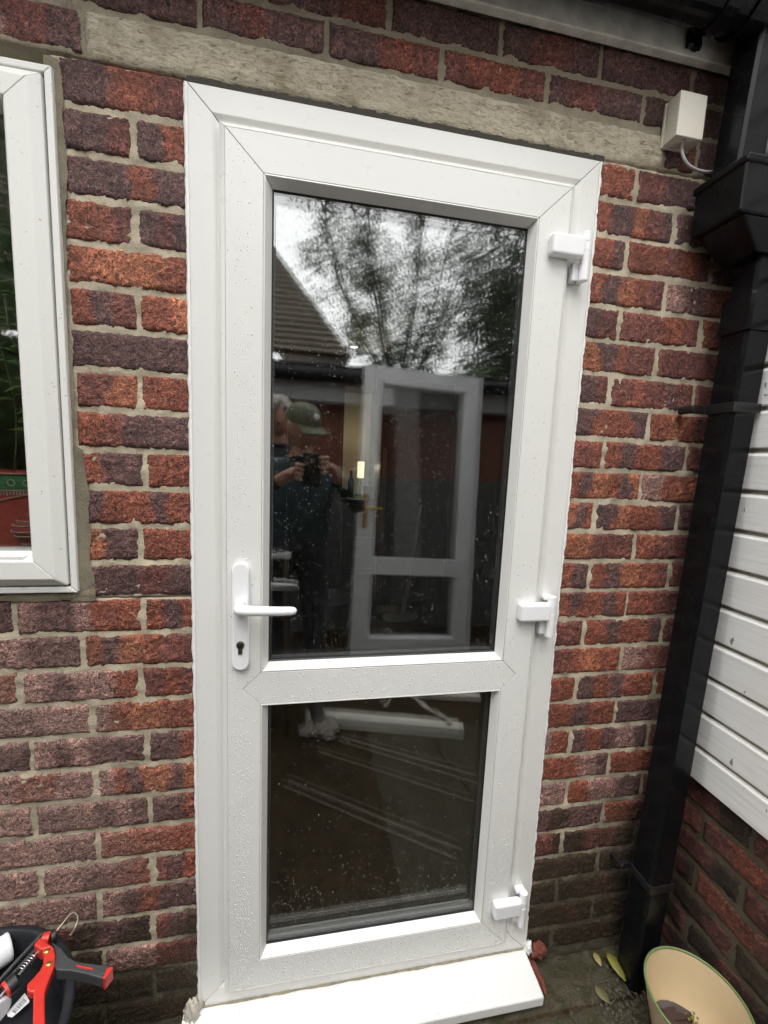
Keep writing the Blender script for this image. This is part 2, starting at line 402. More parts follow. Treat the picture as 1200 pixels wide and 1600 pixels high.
# ------------------------------------------------------------------ brickwork
TONE = {'p': (.104, .056, .052), 'd': (.048, .029, .018), 'm': (.148, .054, .043), 'r': (.205, .066, .040), 'o': (.300, .110, .058),
        'k': (.255, .150, .128), 'g': (.060, .048, .026)}
def stain(U, Z):      # algae and damp rising from the ground, higher towards the corner
    return np.clip((-1.66-Z+fbm(U*6, Z*6, 3)*.5+np.clip((U-.846)*1.2, 0, .3))*4.0, 0, .93)
def lay_brick(mb, u0, u1, z0, z1, tones, fn, seed, dim=1.0, res=.0040):
    nu = max(4, int((u1-u0)/res)); nz = max(4, int((z1-z0)/res))
    U, Z = np.meshgrid(np.linspace(0, 1, nu+1), np.linspace(0, 1, nz+1)); L = u1-u0; H = z1-z0
    eu = fbm(Z*H*230+seed*3.1, U*0+seed*1.7, seed)*.0030; ez = fbm(U*L*190+seed*2.3, Z*0+seed, seed+5)*.0022+fbm(U*L*22+seed, Z*0+seed, seed+6)*.0014
    uu = u0+U*L+eu*((U < .02)*1.0+(U > .98)*1.0); zz = z0+Z*H+ez*((Z < .05)*1.0+(Z > .95)*1.0)
    de = np.minimum(np.minimum(U, 1-U)*L, np.minimum(Z, 1-Z)*H)
    wx = fbm(uu*60, zz*60+seed, seed+31, 2)*1.6; rg = np.abs(fbm(uu*105+seed+wx, zz*150+wx, seed+11, 3))
    rel = -rg*.0100+.0018+fbm(uu*18, zz*18+seed, seed+2, 2)*.003
    y = rel+.0042*np.exp(-de/.0035)
    n = len(tones); nse = fbm(uu*26+seed*7, zz*20, seed+3, 3)*1.0
    t = np.clip(U*n+nse*1.3-.5, 0, n-1-1e-6) if n > 1 else np.zeros_like(U)
    i0 = np.floor(t).astype(int); fr = t-i0; fr = np.clip((fr-.5)*2.6+.5, 0, 1)
    T = np.array([TONE[c] for c in tones]+[TONE[tones[-1]]])
    c = T[i0]*(1-fr[..., None])+T[np.minimum(i0+1, n-1)]*fr[..., None]
    c = c*np.clip(.62+rg*2.6, .5, 1.6)[..., None]  # shade of the relief put into the colour: recesses darker, ridges lighter
    c = c*(1+fbm(uu*9, zz*30+seed, seed+21)[..., None]*.8)*dim*1.50*(0.88+.24*random.random())
    if fn is front:
        kk = (np.clip((-.92-zz)*4, 0, 1)*np.clip((zz+1.72)*4, 0, 1)*np.clip((-.0-uu)*5, 0, 1)*np.clip(.38+fbm(uu*8, zz*11, 41)*1.3, 0, .6))[..., None]   # lime bloom on the old low bricks
        c = c*(1-kk)+np.array([.40, .265, .222])*kk
        kk = stain(uu, zz)[..., None]; c = c*(1-kk*.8)+np.array([.040, .028, .013])*kk*.8
    W = nu+1; V = [fn(a, b, q) for a, b, q in zip(uu.ravel(), y.ravel(), zz.ravel())]; C = list(map(tuple, np.clip(c, .004, 1).reshape(-1, 3)))
    F = [(j*W+i, j*W+i+1, (j+1)*W+i+1, (j+1)*W+i) for j in range(nz) for i in range(nu)]
    ring = [i for i in range(W)]+[j*W+nu for j in range(1, nz+1)]+[nz*W+i for i in range(nu-1, -1, -1)]+[j*W for j in range(nz-1, 0, -1)]
    o = len(V); fu, fz = uu.ravel(), zz.ravel()
    for r_ in ring: V.append(fn(fu[r_], .03, fz[r_])); C.append(C[r_])
    nr = len(ring); F += [(ring[(k+1) % nr], ring[k], o+k, o+(k+1) % nr) for k in range(nr)]
    mb.add(V, F); mb.c += C
def mortar_sheet(mb, u0, u1, z0, z1, fn, y=.0045, res=.006, seed=0, stain=None, col=(.49, .425, .315)):
    nu = max(1, int((u1-u0)/res)); nz = max(1, int((z1-z0)/res))
    U, Z = np.meshgrid(np.linspace(u0, u1, nu+1), np.linspace(z0, z1, nz+1))
    Y = y+fbm(U*45, Z*60, seed)*.008+fbm(U*160, Z*160, seed+7)*.004
    edge = (U <= u0+1e-9) | (U >= u1-1e-9) | (Z <= z0+1e-9) | (Z >= z1-1e-9); Y = np.where(edge, .03, Y)
    C = np.ones(U.shape+(3,))*np.array(col)*(1+fbm(U*14, Z*14, seed+4)[..., None]*.5)
    if stain is not None:
        k = stain(U, Z)[..., None]; C = C*(1-k)+np.array([.055, .045, .024])*k
    V = [fn(a, b, q) for a, b, q in zip(U.ravel(), Y.ravel(), Z.ravel())]; W = nu+1
    mb.add(V, [(j*W+i, j*W+i+1, (j+1)*W+i+1, (j+1)*W+i) for j in range(nz) for i in range(nu)]); mb.c += list(map(tuple, C.reshape(-1, 3)))
front = lambda u, y, z: (u, y, z)
WINR = -.206; DL = .001; DR = .846; SX = 1.25
wall = thing('brick_wall', 'rough red and purple multi brick house wall around the white door', 'wall', (.42, .1, -1.975))
bk = MB(); G = .0049
LEFT = {0: ([], ['prm']), 1: ([-.092], ['ppm', 'pr']), 2: ([], ['pprp']), 3: ([-.093], ['rrm', 'pmp']), 4: ([], ['roor']), 5: ([-.093], ['rpm', 'rro']),
        6: ([], ['pppp']), 7: ([-.095], ['mmo', 'rr']), 8: ([], ['rmppp']), 9: ([-.089], ['rpp', 'rr']), 10: ([], ['prrpr']), 11: ([-.103], ['opp', 'rr']),
        12: ([], ['ppmp'])}
LOW = {13: ([-.335, -.102], ['mp', 'kpkrr', 'rpr']), 14: ([-.216], ['rkkp', 'rpormm']), 15: ([-.333, -.11], ['kr', 'kpkkr', 'mrm']), 16: ([-.206], ['rkpk', 'kroorr']),
       17: ([-.322, -.1], ['kp', 'kpkppp', 'ppr']), 18: ([-.204], ['rkkrk', 'krpoopo']), 19: ([-.326, -.098], ['rk', 'ppkpkp', 'ppr']), 20: ([-.207], ['pkkkp', 'rrrr']),
       21: ([-.322, -.098], ['kkk', 'kkppmr', 'mpr']), 22: ([-.21], ['mkkkk', 'kprpp']), 23: ([-.325, -.101], ['kk', 'mdpd', 'mpd']), 24: ([-.205], ['ppd', 'kkmm']),
       25: ([-.32, -.1], ['dd', 'ddgd', 'gdg']), 26: ([-.21], ['ddg', 'gddg'])}
RIGHT = {0: ([.942], ['rr', 'mpppp']), 1: ([1.052], ['rppomp', 'pm']), 2: ([.936, 1.167], ['rp', 'rrmrm', 'p']), 3: ([1.05], ['rporm', 'kpmr']), 4: ([.936, 1.16], ['pmm', 'mmrm', 'rp']),
         5: ([1.048], ['oprmm', 'mmm']), 6: ([.93, 1.165], ['ppm', 'mrmpm', 'm']), 7: ([1.047], ['prrp', 'rorm']), 8: ([.933, 1.165], ['rmr', 'rprrpp', 'm']), 9: ([1.045], ['rpoorpo', 'kro']),
         10: ([.926, 1.163], ['opr', 'porrp', 'p']), 11: ([1.047], ['oommmm', 'rmm']), 12: ([.93, 1.16], ['rp', 'rporm', 'm']), 13: ([1.045], ['rprrpr', 'rmp']), 14: ([.93, 1.16], ['mm', 'rprrp', 'm']),
         15: ([1.047], ['mrorr', 'kmp']), 16: ([.925, 1.16], ['rr', 'prprr', 'r']), 17: ([1.05], ['rrprr', 'pp']), 18: ([.925, 1.16], ['krr', 'prpkp', 'm']), 19: ([1.048], ['rrkp', 'rrm']),
         20: ([.93, 1.16], ['kk', 'rkkp', 'm']), 21: ([1.05], ['pdpp', 'rm']), 22: ([.93, 1.16], ['mmd', 'dmmd', 'd']), 23: ([1.05], ['dddd', 'dd']), 24: ([.93, 1.16], ['dd', 'dmd', 'd']),
         25: ([1.05], ['ddmd', 'dd']), 26: ([.93, 1.16], ['ddd', 'dd', 'd'])}
sd_ = 0
def course(a, b, per, tones, z0, z1, dim=1.0):
    global sd_
    xs = [a]+[p for p in per]+[b]
    for i, tn in enumerate(tones):
        g0 = G if i else 0; g1 = G if i < len(tones)-1 else 0; sd_ += 1
        if xs[i+1]-xs[i] < .02: continue
        lay_brick(bk, xs[i]+g0+random.uniform(-.0015, .0015), xs[i+1]-g1+random.uniform(-.0015, .0015), z0+random.uniform(-.0012, .0012), z1+random.uniform(-.0012, .0012), tn, front, sd_, dim)
for k, (per, tn) in LEFT.items(): course(WINR-.004+.006*random.random(), DL-.001, per, tn, -.075*k+.0047, -.075*(k-1)-.0047+(.003 if k == 0 else 0))
for k, (per, tn) in LOW.items(): course(-.56, DL-.001, per, tn, -.075*k+.0047, -.075*(k-1)-.0047)
for k, (per, tn) in RIGHT.items(): course(DR+.002, SX-.004, per, tn, -.075*k+.0047, -.075*(k-1)-.0047)
for k in range(13, 27):
    course(-1.1, -.57, [-.785], ['kpk', 'mpkp'] if k % 2 else ['pkp', 'rkm'], -.075*k+.0047, -.075*(k-1)-.0047)
course(-1.1, -.172, [-.85, -.63, -.405], ['pm', 'mpk', 'mkp', 'kkmp'], .086, .148)
course(1.008, SX-.004, [1.09], ['pm', 'pm'], .084, .152)
course(-1.1, SX-.004, [-.88, -.655, -.43, -.205, .022, .25, .478, .708, .938, 1.165], ['mp', 'ppm', 'pmp', 'pp', 'ppp', 'pmpp', 'pprm', 'mrrm', 'pmpp', 'pmp', 'p'], .163, .219)
course(-1.1, SX-.004, [-.99, -.77, -.545, -.32, -.09, .138, .368, .6, .827, 1.055], ['p', 'pp', 'pm', 'pp', 'ppp', 'ppp', 'ppm', 'pp', 'pmp', 'pp', 'p'], .230, .292)
course(-1.1, SX-.004, [-.88, -.655, -.43, -.205, .022, .25, .478, .708, .938, 1.165], ['p', 'pp', 'pm', 'pp', 'ppp', 'ppp', 'ppm', 'pp', 'pmp', 'pp', 'p'], .303, .365)
bk.build('brickwork', 'brick', wall, recalc=False, smooth=True)
mo = MB()
mortar_sheet(mo, WINR-.022, DL, -.905, .078, front, .0045, seed=1)
mortar_sheet(mo, -1.1, DL, -1.99, -.896, front, .0045, seed=2, stain=stain)
mortar_sheet(mo, DR, SX, -1.99, .079, front, .0045, seed=3, stain=stain)
mortar_sheet(mo, -1.1, SX, .073, .37, front, .0050, seed=4, col=(.30, .26, .19))
mo.build('mortar', 'mortar', wall, recalc=False, smooth=True)
# wide rough mortar fillet beside the window
fl = MB()
zz = np.linspace(-.905, .066, 120)
for j, z in enumerate(zz):
    a = WINR-.024; b = WINR+.000+float(fbm(np.array([z*22]), np.array([.3]), 9)[0])*.022+(.014 if z < -.6 else 0)
    for i in range(6):
        u = a+(b-a)*i/5; fl.v.append((u, -.0022+.004*abs(i/5-.4)+float(fbm(np.array([u*90]), np.array([z*90]), 4)[0])*.004, z))
        q = .9+.5*float(fbm(np.array([u*20]), np.array([z*20]), 14)[0]); fl.c.append((.235*q, .205*q, .145*q))
fl.f = [(j*6+i, j*6+i+1, (j+1)*6+i+1, (j+1)*6+i) for j in range(len(zz)-1) for i in range(5)]
n0 = len(fl.v); xx = np.linspace(-1.1, WINR+.02, 90)
for j, u in enumerate(xx):
    for i in range(5):
        z = -.880-.024*i/4+float(fbm(np.array([u*30]), np.array([i*1.]), 6)[0])*.006
        fl.v.append((u, -.0028+.005*abs(i/4-.4)+float(fbm(np.array([u*90]), np.array([z*90]), 4)[0])*.004, z)); fl.c.append((.24, .20, .135))
fl.f += [(n0+j*5+i, n0+(j+1)*5+i, n0+(j+1)*5+i+1, n0+j*5+i+1) for j in range(len(xx)-1) for i in range(4)]
fl.build('mortar_fillet', 'mortar', wall, recalc=False, smooth=True)
# inner leaf of the wall (solid, behind the facing)
bb = MB(); bb.box(WINR-.02, DL-.004, .031, .26, -1.99, .37); bb.box(-1.1, WINR-.021, .031, .26, -1.99, -.90); bb.box(DR+.004, SX+.3, .031, .26, -1.99, .37)
bb.box(DL-.003, DR+.003, .076, .26, .075, .37); bb.box(-1.1, WINR-.021, .031, .26, .075, .37); bb.box(-1.6, -1.101, .031, .26, -1.99, .37)
bb.build('inner_leaf', 'render_grey', wall)
# lintel
lb = MB(); nx, nz = 200, 22
for face in range(1):
    for j in range(nz+1):
        for i in range(nx+1):
            u = -.166+1.168*i/nx; t = j/nz; z = .0765+(.0725+.004*math.sin(u*3+1))*t
            e = min(t, 1-t)*.075; e2 = min(i, nx-i)*1.168/nx
            zz_ = z+float(fbm(np.array([u*40]), np.array([t*3]), 31)[0])*.004
            lb.v.append((u+(float(fbm(np.array([t*9]), np.array([u]), 8)[0])*.006 if i in (0, nx) else 0), -.001+float(fbm(np.array([u*60]), np.array([z*120]), 33)[0])*.005+.006*math.exp(-e/.004)+.006*math.exp(-e2/.004), zz_))
lb.f = [(j*(nx+1)+i, j*(nx+1)+i+1, (j+1)*(nx+1)+i+1, (j+1)*(nx+1)+i) for j in range(nz) for i in range(nx)]
ring = list(range(nx+1))+[j*(nx+1)+nx for j in range(1, nz+1)]+[nz*(nx+1)+i for i in range(nx-1, -1, -1)]+[j*(nx+1) for j in range(nz-1, 0, -1)]
o_ = len(lb.v)
for r_ in ring: x, y, z = lb.v[r_]; lb.v.append((x, .07, z))
lb.f += [(ring[(k+1) % len(ring)], ring[k], o_+k, o_+(k+1) % len(ring)) for k in range(len(ring))]
lb.build('lintel', 'lintel_concrete', wall, recalc=False, smooth=True)
# dark mortar crack under the lintel, over the door head
cb = MB()
for x in np.arange(-.0, .842, .012):
    h = .004+.004*random.random(); cb.box(x, x+.0125, -.0005-.002*random.random(), .01, .0685, .0725+h)
cb.build('head_pointing', 'dirt', wall)

# ------------------------------------------------------------------ door
door = thing('glazed_door', 'white plastic half panelled glass door with two dark panes set in the brick wall', 'door', (.42, 0, -1.92))
fr = MB().loop(0, .845, -1.92, .068, [(0, -.002), (.043, -.002), (.052, .003), (.075, .003), (.075, .072), (0, .072)], .0006)
frame = fr.build('frame', 'white_pvc', door, bevel=.0012)
MB().loop(.0005, .8445, -1.9195, .0675, [(0, -.0012), (.042, -.0012), (.052, .0036), (.074, .0036), (.074, .07), (0, .07)], 0).build('frame_weld', 'spacer_grey', frame)
YL = -.018
lf = MB()
L_, R_, T_, B_ = .0685, .7735, -.0045, -1.8695
up = (.138, .703, -1.066, -.073); lo = (.138, .703, -1.795, -1.140); VL = (.101, -1.103); VR = (.740, -1.103)
polys = [[(L_, T_), (.138, -.073), (.138, -1.066), VL, (.138, -1.140), (.138, -1.795), (L_, B_)],
         [(R_, T_), (R_, B_), (.703, -1.795), (.703, -1.140), VR, (.703, -1.066), (.703, -.073)],
         [(L_, T_), (R_, T_), (.703, -.073), (.138, -.073)], [(L_, B_), (.138, -1.795), (.703, -1.795), (R_, B_)],
         [VL, (.138, -1.066), (.703, -1.066), VR, (.703, -1.140), (.138, -1.140)]]
for P in polys: lf.prism(inset_poly(P, .00055), YL, .034)
lf.loop(.058, .784, -1.88, .006, [(0, .0022), (0, -.0095), (.0025, -.013), (.0095, YL), (.0105, YL), (.0105, .0022)], .0005)
leaf = lf.build('door_leaf', 'white_pvc', door, bevel=.0009)
wl = MB()
for P in polys: wl.prism(inset_poly(P, -.0001), YL+.0011, .032)
wl.build('leaf_weld', 'spacer_grey', leaf)
for (a, b, c, d) in (up, lo):
    be = MB().loop(a, b, c, d, [(0, YL+.0004), (.003, YL-.0006), (.0145, .0035), (.0145, .005), (0, .005)], .0004)
    bo = be.build('glazing_bead', 'white_pvc', leaf, bevel=.0008)
    MB().loop(a, b, c, d, [(.0135, .0022), (.0168, .0048), (.0168, .0055), (.0135, .0055)], 0).build('gasket', 'rubber_black', leaf)
    sp = MB().loop(a+.008, b-.008, c+.008, d-.008, [(0, .0102), (.011, .0102), (.011, .0255), (0, .0255)], 0); sp.build('spacer_bar', 'spacer_grey', leaf)
    MB().box(a+.004, b-.004, .0060, .0100, c+.004, d-.004).build('glass_pane', 'window_glass', door)
    q = MB().box(a+.004, b-.004, .0260, .0300, c+.004, d-.004); mx_, mz_ = (a+b)/2, (c+d)/2
    q.v = [(x, y+(x-mx_)*.0040+(z-mz_)*.0012, z) for x, y, z in q.v]; q.build('glass_pane', 'window_glass', door)   # bowed a little: the second reflection is offset
    MB().loop(a, b, c, d, [(-.001, .0345), (.014, .0345), (.014, .0305), (-.001, .0305)], 0).build('inner_bead', 'white_pvc', leaf)
# sealant at the frame edges
for x0, sg, seed in ((0.0, -1, 3), (.845, 1, 5)):
    s_ = MB(); zs = np.linspace(-1.915, .066, 260)
    for j, z in enumerate(zs):
        wv = .0055+float(fbm(np.array([z*70]), np.array([.5]), seed)[0])*(.011 if sg > 0 else .006)
        for i in range(5):
            t = i/4; s_.v.append((x0+sg*(-.002+(wv+.002)*t), -.0032-.0022*math.sin(math.pi*t)+.004*t*t+.0015*float(fbm(np.array([z*80]), np.array([t*3]), seed+1)[0]), z))
    s_.f = [(j*5+i, j*5+i+1, (j+1)*5+i+1, (j+1)*5+i) for j in range(len(zs)-1) for i in range(4)]
    s_.build('sealant_bead', 'sealant', door, smooth=True)
# hinges
for zc in (-.128, -.940, -1.748):
    h = MB(); h.box(.727, .803, -.040, YL, zc-.0215, zc+.0215)
    hb = h.build('hinge', 'hinge_pvc', door, bevel=.006, seg=3)
    kn = MB(); kn.tube([(.812, -.026, zc+.036), (.812, -.026, zc+.0145)], .0098, 20); kn.tube([(.812, -.026, zc+.0138), (.812, -.026, zc-.0042)], .0098, 20)
    kn.tube([(.812, -.026, zc-.005), (.812, -.026, zc-.064)], .0098, 20); kn.tube([(.812, -.026, zc+.034), (.812, -.026, zc-.061)], .0088, 16)
    kn.build('knuckle', 'hinge_pvc', hb, smooth=False, bevel=.001)
    fp = MB(); fp.box(.790, .8215, -.020, -.0022, zc-.062, zc-.024); fp.box(.795, .8215, -.020, -.0022, zc+.024, zc+.034); fp.build('frame_leaf', 'hinge_pvc', hb, bevel=.003)
    MB().tube([(.8035, -.012, zc-.0600), (.8035, -.012, zc-.0632)], .0025, 10).build('grub_screw', 'dark_steel', hb)
# handle
pl = MB(); pts = []
for k in range(17): th = math.pi*k/16; pts.append((.0977+.0172*math.cos(th), -.8365+.0172*math.sin(th)))
for k in range(17): th = math.pi+math.pi*k/16; pts.append((.0977+.0172*math.cos(th), -1.0365+.0172*math.sin(th)))
pl.prism(pts, -.0300, YL)
plate = pl.build('handle_plate', 'hinge_pvc', door, bevel=.003, seg=3)
lv = MB(); lv.tube([(.098, -.029, -.9125), (.098, -.044, -.911), (.0995, -.058, -.909), (.1045, -.067, -.907), (.116, -.0715, -.9062), (.135, -.073, -.9066), (.160, -.073, -.9075), (.185, -.072, -.9085), (.203, -.070, -.9090), (.2095, -.0685, -.9090), (.2125, -.066, -.9090)],
                   [.0125, .0115, .0110, .0108, .0104, .0100, .0096, .0092, .0086, .007, .003], 20)
lv.build('lever', 'hinge_pvc', plate, smooth=True)
cy = MB(); cp = []
for k in range(25): th = R(-62)+R(304)*k/24; cp.append((.0977+.0083*math.cos(th), -.996+.0083*math.sin(th)))
cp += [(.0977-.0044, -1.014), (.0977-.003, -1.0165), (.0977+.003, -1.0165), (.0977+.0044, -1.014)]
cy.prism(cp, -.0325, -.0296); cyl = cy.build('key_cylinder', 'dark_steel', plate, bevel=.0006)
kp = MB(); kp.lathe([(0, -.0336), (.0052, -.0336), (.0052, -.031)], (.0977, 0, -.996), 20, 'y'); kp.build('key_plug', 'bright_steel', plate)
MB().box(.0969, .0985, -.0340, -.0337, -.9995, -.9925).build('key_slot', 'rubber_black', plate)
# sill
sl = MB(); A = [(-.036, .0, -1.9215), (.846, .0, -1.9215), (.846, -.104, -1.929), (-.036, -.104, -1.929)]
sl.hexa([(x, y, -1.957) for x, y, z in A], A)
sl.build('sill', 'sill_pvc', door, bevel=.004, seg=3)
gm_ = MB()
for x in np.arange(.004, .838, .006): h = .0006+.0035*max(0, float(fbm(np.array([x*26]), np.array([.2]), 51)[0])+.25); gm_.box(x, x+.0063, -.0032-h*1.4, .001, -1.9222, -1.9192+h*.4)
gm_.build('grime_line', 'grime', door)
MB().box(-.03, .84, -.088, .02, -1.976, -1.9572).build('sill_bed', 'dirt', door)
# rain drops: too many to count
def drops(name, spots, parent, mat='rain_water', fn=lambda x, y, z: (x, y, z)):
    d = MB(); n = 8
    for (x, y, z, r, hgt) in spots:
        V = []
        ex, ez = random.uniform(.85, 1.2), random.uniform(.9, 1.3)
        for (rr, hh) in ((1, 0), (.82, .62), (.42, .92)):
            for k in range(n): th = 2*math.pi*k/n; V.append((x+r*rr*ex*math.cos(th), y-hgt*r*hh, z+r*rr*ez*math.sin(th)))
        V.append((x, y-hgt*r, z))
        F = [(i*n+k, i*n+(k+1) % n, (i+1)*n+(k+1) % n, (i+1)*n+k) for i in range(2) for k in range(n)]+[(2*n+k, 2*n+(k+1) % n, 3*n) for k in range(n)]
        d.add(V, F)
    o = d.build(name, mat, parent, smooth=True); o['kind'] = 'stuff'; return o
sp_ = []
for _ in range(6500):
    x = random.uniform(.155, .686); z = random.uniform(-1.045, -.092); dens = .35+.65*max(0, float(fbm(np.array([x*7]), np.array([z*5]), 77)[0])+.5)
    if random.random() < dens: sp_.append((x, .0060, z, min(.0022, abs(random.gauss(.0001, .00055))+.0004), .5))
for _ in range(1300):
    x = random.uniform(.155, .686); z = -1.78+abs(random.gauss(0, .12)) if random.random() < .7 else random.uniform(-1.78, -1.16)
    if z < -1.155: sp_.append((x, .0060, z, abs(random.gauss(.0003, .0006))+.0005, .55))
drops('rain_drops', sp_, door)
sp_ = []
while len(sp_) < 4200:
    z = random.choice((random.uniform(-1.87, -.02), random.uniform(-1.87, -1.2), random.uniform(-1.87, -1.55)))
    side_ = random.random()
    if side_ < .50: x = random.gauss(.098, .014)
    elif side_ < .60: x = random.uniform(.715, .765)
    elif side_ < .88: x = random.uniform(.14, .70); z = random.uniform(-1.867, -1.80)
    else: x = random.uniform(.12, .72); z = random.uniform(-1.135, -1.07)
    if .08 < x < .1165 and -1.056 < z < -.817: continue
    if not (.07 < x < .772): continue
    if .136 < x < .705 and (-1.07 < z < -.07 or -1.797 < z < -1.137): continue
    sp_.append((x, YL, z, min(.0022, abs(random.gauss(0, .0006))+.0005), .5))
drops('rain_drops', sp_, door, 'rain_bead')

# lumps at the sill ends, brick chip
l1 = MB(); l1.blob((-.012, -.012, -1.915), (.017, .016, .030), 3, .7, 20, 16, 5); l1.blob((-.020, -.022, -1.946), (.013, .014, .022), 5, .7, 20, 14, 5)
tag(origin_to(l1.build('mortar_lump', 'plaster_lump', smooth=True), (-.015, -.015, -1.97)), 'crumbly off-white mortar lump at the left end of the door sill', 'mortar lump')
l2 = MB(); l2.blob((.853, -.008, -1.915), (.010, .010, .020), 13, .7, 16, 12, 5)
tag(origin_to(l2.build('sealant_lump', 'sealant', smooth=True), (.853, -.008, -1.935)), 'small white sealant lump at the right foot of the door frame', 'sealant lump')
l3 = MB(); l3.blob((.882, -.010, -1.925), (.020, .014, .021), 23, .55, 14, 10, 4)
tag(origin_to(l3.build('brick_chip', 'red_chip'), (.882, -.010, -1.945)), 'broken bright red brick chip beside the right end of the sill', 'brick chip')
l4 = MB(); l4.blob((.868, -.030, -1.966), (.010, .045, .011), 29, .5, 14, 10, 4)
tag(origin_to(l4.build('brick_sliver', 'red_chip'), (.868, -.03, -1.975)), 'thin dull red brick sliver lying along the end of the sill', 'brick chip')

# ------------------------------------------------------------------ window on the left
win = thing('side_window', 'white plastic casement window at the left edge of the brick wall', 'window', (-.65, 0, -.88))
wf = MB().loop(-1.09, -.214, -.884, .046, [(0, .004), (0, -.010), (.012, -.010), (.012, .0), (.06, .0), (.06, .06), (0, .06)], .0004); wfo = wf.build('window_frame', 'window_pvc', win, bevel=.002)
MB().loop(-1.077, -.227, -.871, .033, [(0, -.002), (.004, -.002), (.004, .004), (0, .004)], 0).build('gasket', 'rubber_black', win)
sh = MB().loop(-1.074, -.2295, -.868, .030, [(0, .0), (0, -.012), (.016, -.024), (.050, -.024), (.054, -.020), (.066, .002), (.066, .04), (.0, .04)], .0005); sho = sh.build('sash', 'window_pvc', win, bevel=.0012)
MB().loop(-1.0735, -.230, -.8675, .0295, [(0.001, .0), (0.001, -.010), (.016, -.0225), (.050, -.0225), (.064, .002), (.064, .03)], 0).build('sash_weld', 'spacer_grey', sho)
MB().loop(-1.012, -.2915, -.806, -.032, [(0, .0), (.004, .003), (.004, .006), (0, .006)], 0).build('gasket', 'rubber_black', sho)
MB().box(-1.013, -.2905, .006, .010, -.807, -.031).build('glass_pane', 'window_glass', win)
MB().box(-1.013, -.2905, .026, .030, -.807, -.031).build('glass_pane', 'window_glass', win)
bdd = MB().box(-1.00, -.296, -.021, .003, -.8235, -.807); bdd.build('glazing_bead', 'window_pvc', sho, bevel=.002)
wsill = MB().box(-1.1, -.21, .062, .34, -.93, -.885); o = wsill.build('inner_sill', 'window_pvc', win, bevel=.004)

# painted planter on the inner sill, plant in it
px0, px1, py, pz0, pz1 = -.66, -.285, .075, -.884, -.60
plnt = thing('painted_planter', 'dark red painted planter box with green and orange bands inside the window', 'planter', (-.47, .14, pz0))
pb = MB(); pb.box(px0, px1, py, py+.12, pz0, -.655); pb.box(-.335, px1, py+.003, py+.117, -.6552, -.625); pb.build('box', 'planter_red', plnt, bevel=.002)
def band(z0, z1, mat, name, t=.0015, x0=px0, x1=px1): MB().box(x0, x1, py-t, py-.0001, z0, z1).build(name, mat, plnt)
band(-.690, -.662, 'planter_green', 'green_band'); band(-.8445, -.826, 'planter_green', 'green_band'); band(-.8725, -.8475, 'planter_orange', 'orange_band')
tr_ = MB(); y_ = py-.0018
tr_.tube([(px0, y_, -.6575), (px1, y_, -.6575)], .002, 8); tr_.tube([(px0, y_, -.692), (px1, y_, -.692)], .0013, 8); tr_.tube([(px0, y_, -.846), (px1, y_, -.846)], .002, 8)
tr_.tube([(-.335, y_, -.655), (-.335, y_, -.627), (px1, y_, -.627)], .0016, 8)
for cx in (-.33, -.56): tr_.tube([(cx-.105, y_, -.815), (cx-.105, y_, -.725), (cx-.07, y_, -.715), (cx-.035, y_, -.706), (cx, y_, -.697), (cx+.01, y_, -.702), (cx+.025, y_, -.708), (cx+.032, y_, -.718), (cx+.038, y_, -.735), (cx+.040, y_, -.815), (cx-.105, y_, -.815)], .0018, 8)
tr_.build('painted_border', 'planter_pink', plnt)
wt = MB()
for x in np.arange(px0+.012, px1, .028):
    for r_ in (.0065,): wt.tube([(x+r_*math.cos(a), y_, -.676+r_*math.sin(a)) for a in np.linspace(0, 2*math.pi, 13)], .0011, 6, False)
for x in np.arange(px0+.012, px1-.005, .015): wt.tube([(x-.005, y_, -.842), (x-.004, y_, -.834), (x, y_, -.829), (x+.004, y_, -.834), (x+.005, y_, -.842)], .001, 6, False)
for x in np.arange(px0+.012, px1-.005, .013): wt.tube([(x, y_, -.868), (x+.003, y_, -.857), (x+.006, y_, -.862), (x+.002, y_, -.866), (x+.009, y_, -.866)], .0013, 6, False)
for x in np.arange(px0+.006, px1, .006): wt.box(x, x+.0022, y_-.0006, y_+.0016, -.7005+random.uniform(-.003, .001), -.694)
wt.build('painted_pattern', 'planter_white', plnt)
pt = MB(); pt.lathe([(.004, -.036), (.016, -.034), (.018, -.030), (.012, -.027), (.024, -.018), (.031, -.006), (.029, .006), (.020, .014), (.012, .018), (.016, .023), (.008, .030), (0, .034)], (-.340, py+.004, -.768), 24); pt.build('pot_motif', 'planter_red', plnt, smooth=True)
pr = MB()
for zz0, rr in ((-.784, .0275), (-.774, .0318), (-.762, .0300), (-.754, .0225), (-.802, .0165)): pr.tube([(-.340+rr*math.cos(a), py+.004-rr*math.sin(a)-.001, zz0) for a in np.linspace(.0, math.pi, 13)], .0012, 6)
pr.build('pot_motif_lines', 'planter_white', plnt)
def leafmesh(mb, base, d, nrm, L, W, droop=.3):
    base = np.array(base); d = np.array(d)/np.linalg.norm(d); s = np.cross(d, nrm); s /= np.linalg.norm(s)+1e-9; n = np.cross(s, d)
    V = []; m = 5
    for i in range(m+1):
        t = i/m; wv = W*math.sin(math.pi*min(1, t*.92+.04))**.8*(1-.35*t); c = base+d*L*t-np.array([0, 0, 1])*droop*L*t*t
        V += [tuple(c-s*wv), tuple(c+n*wv*.25*-1), tuple(c+s*wv)]
    F = []
    for i in range(m): F += [(i*3, i*3+1, i*3+4, i*3+3), (i*3+1, i*3+2, i*3+5, i*3+4)]
    mb.add(V, F)
hp = thing('house_plant', 'leafy green house plant standing in the painted planter', 'plant', (-.32, .14, -.66))
st = MB(); lv = MB()
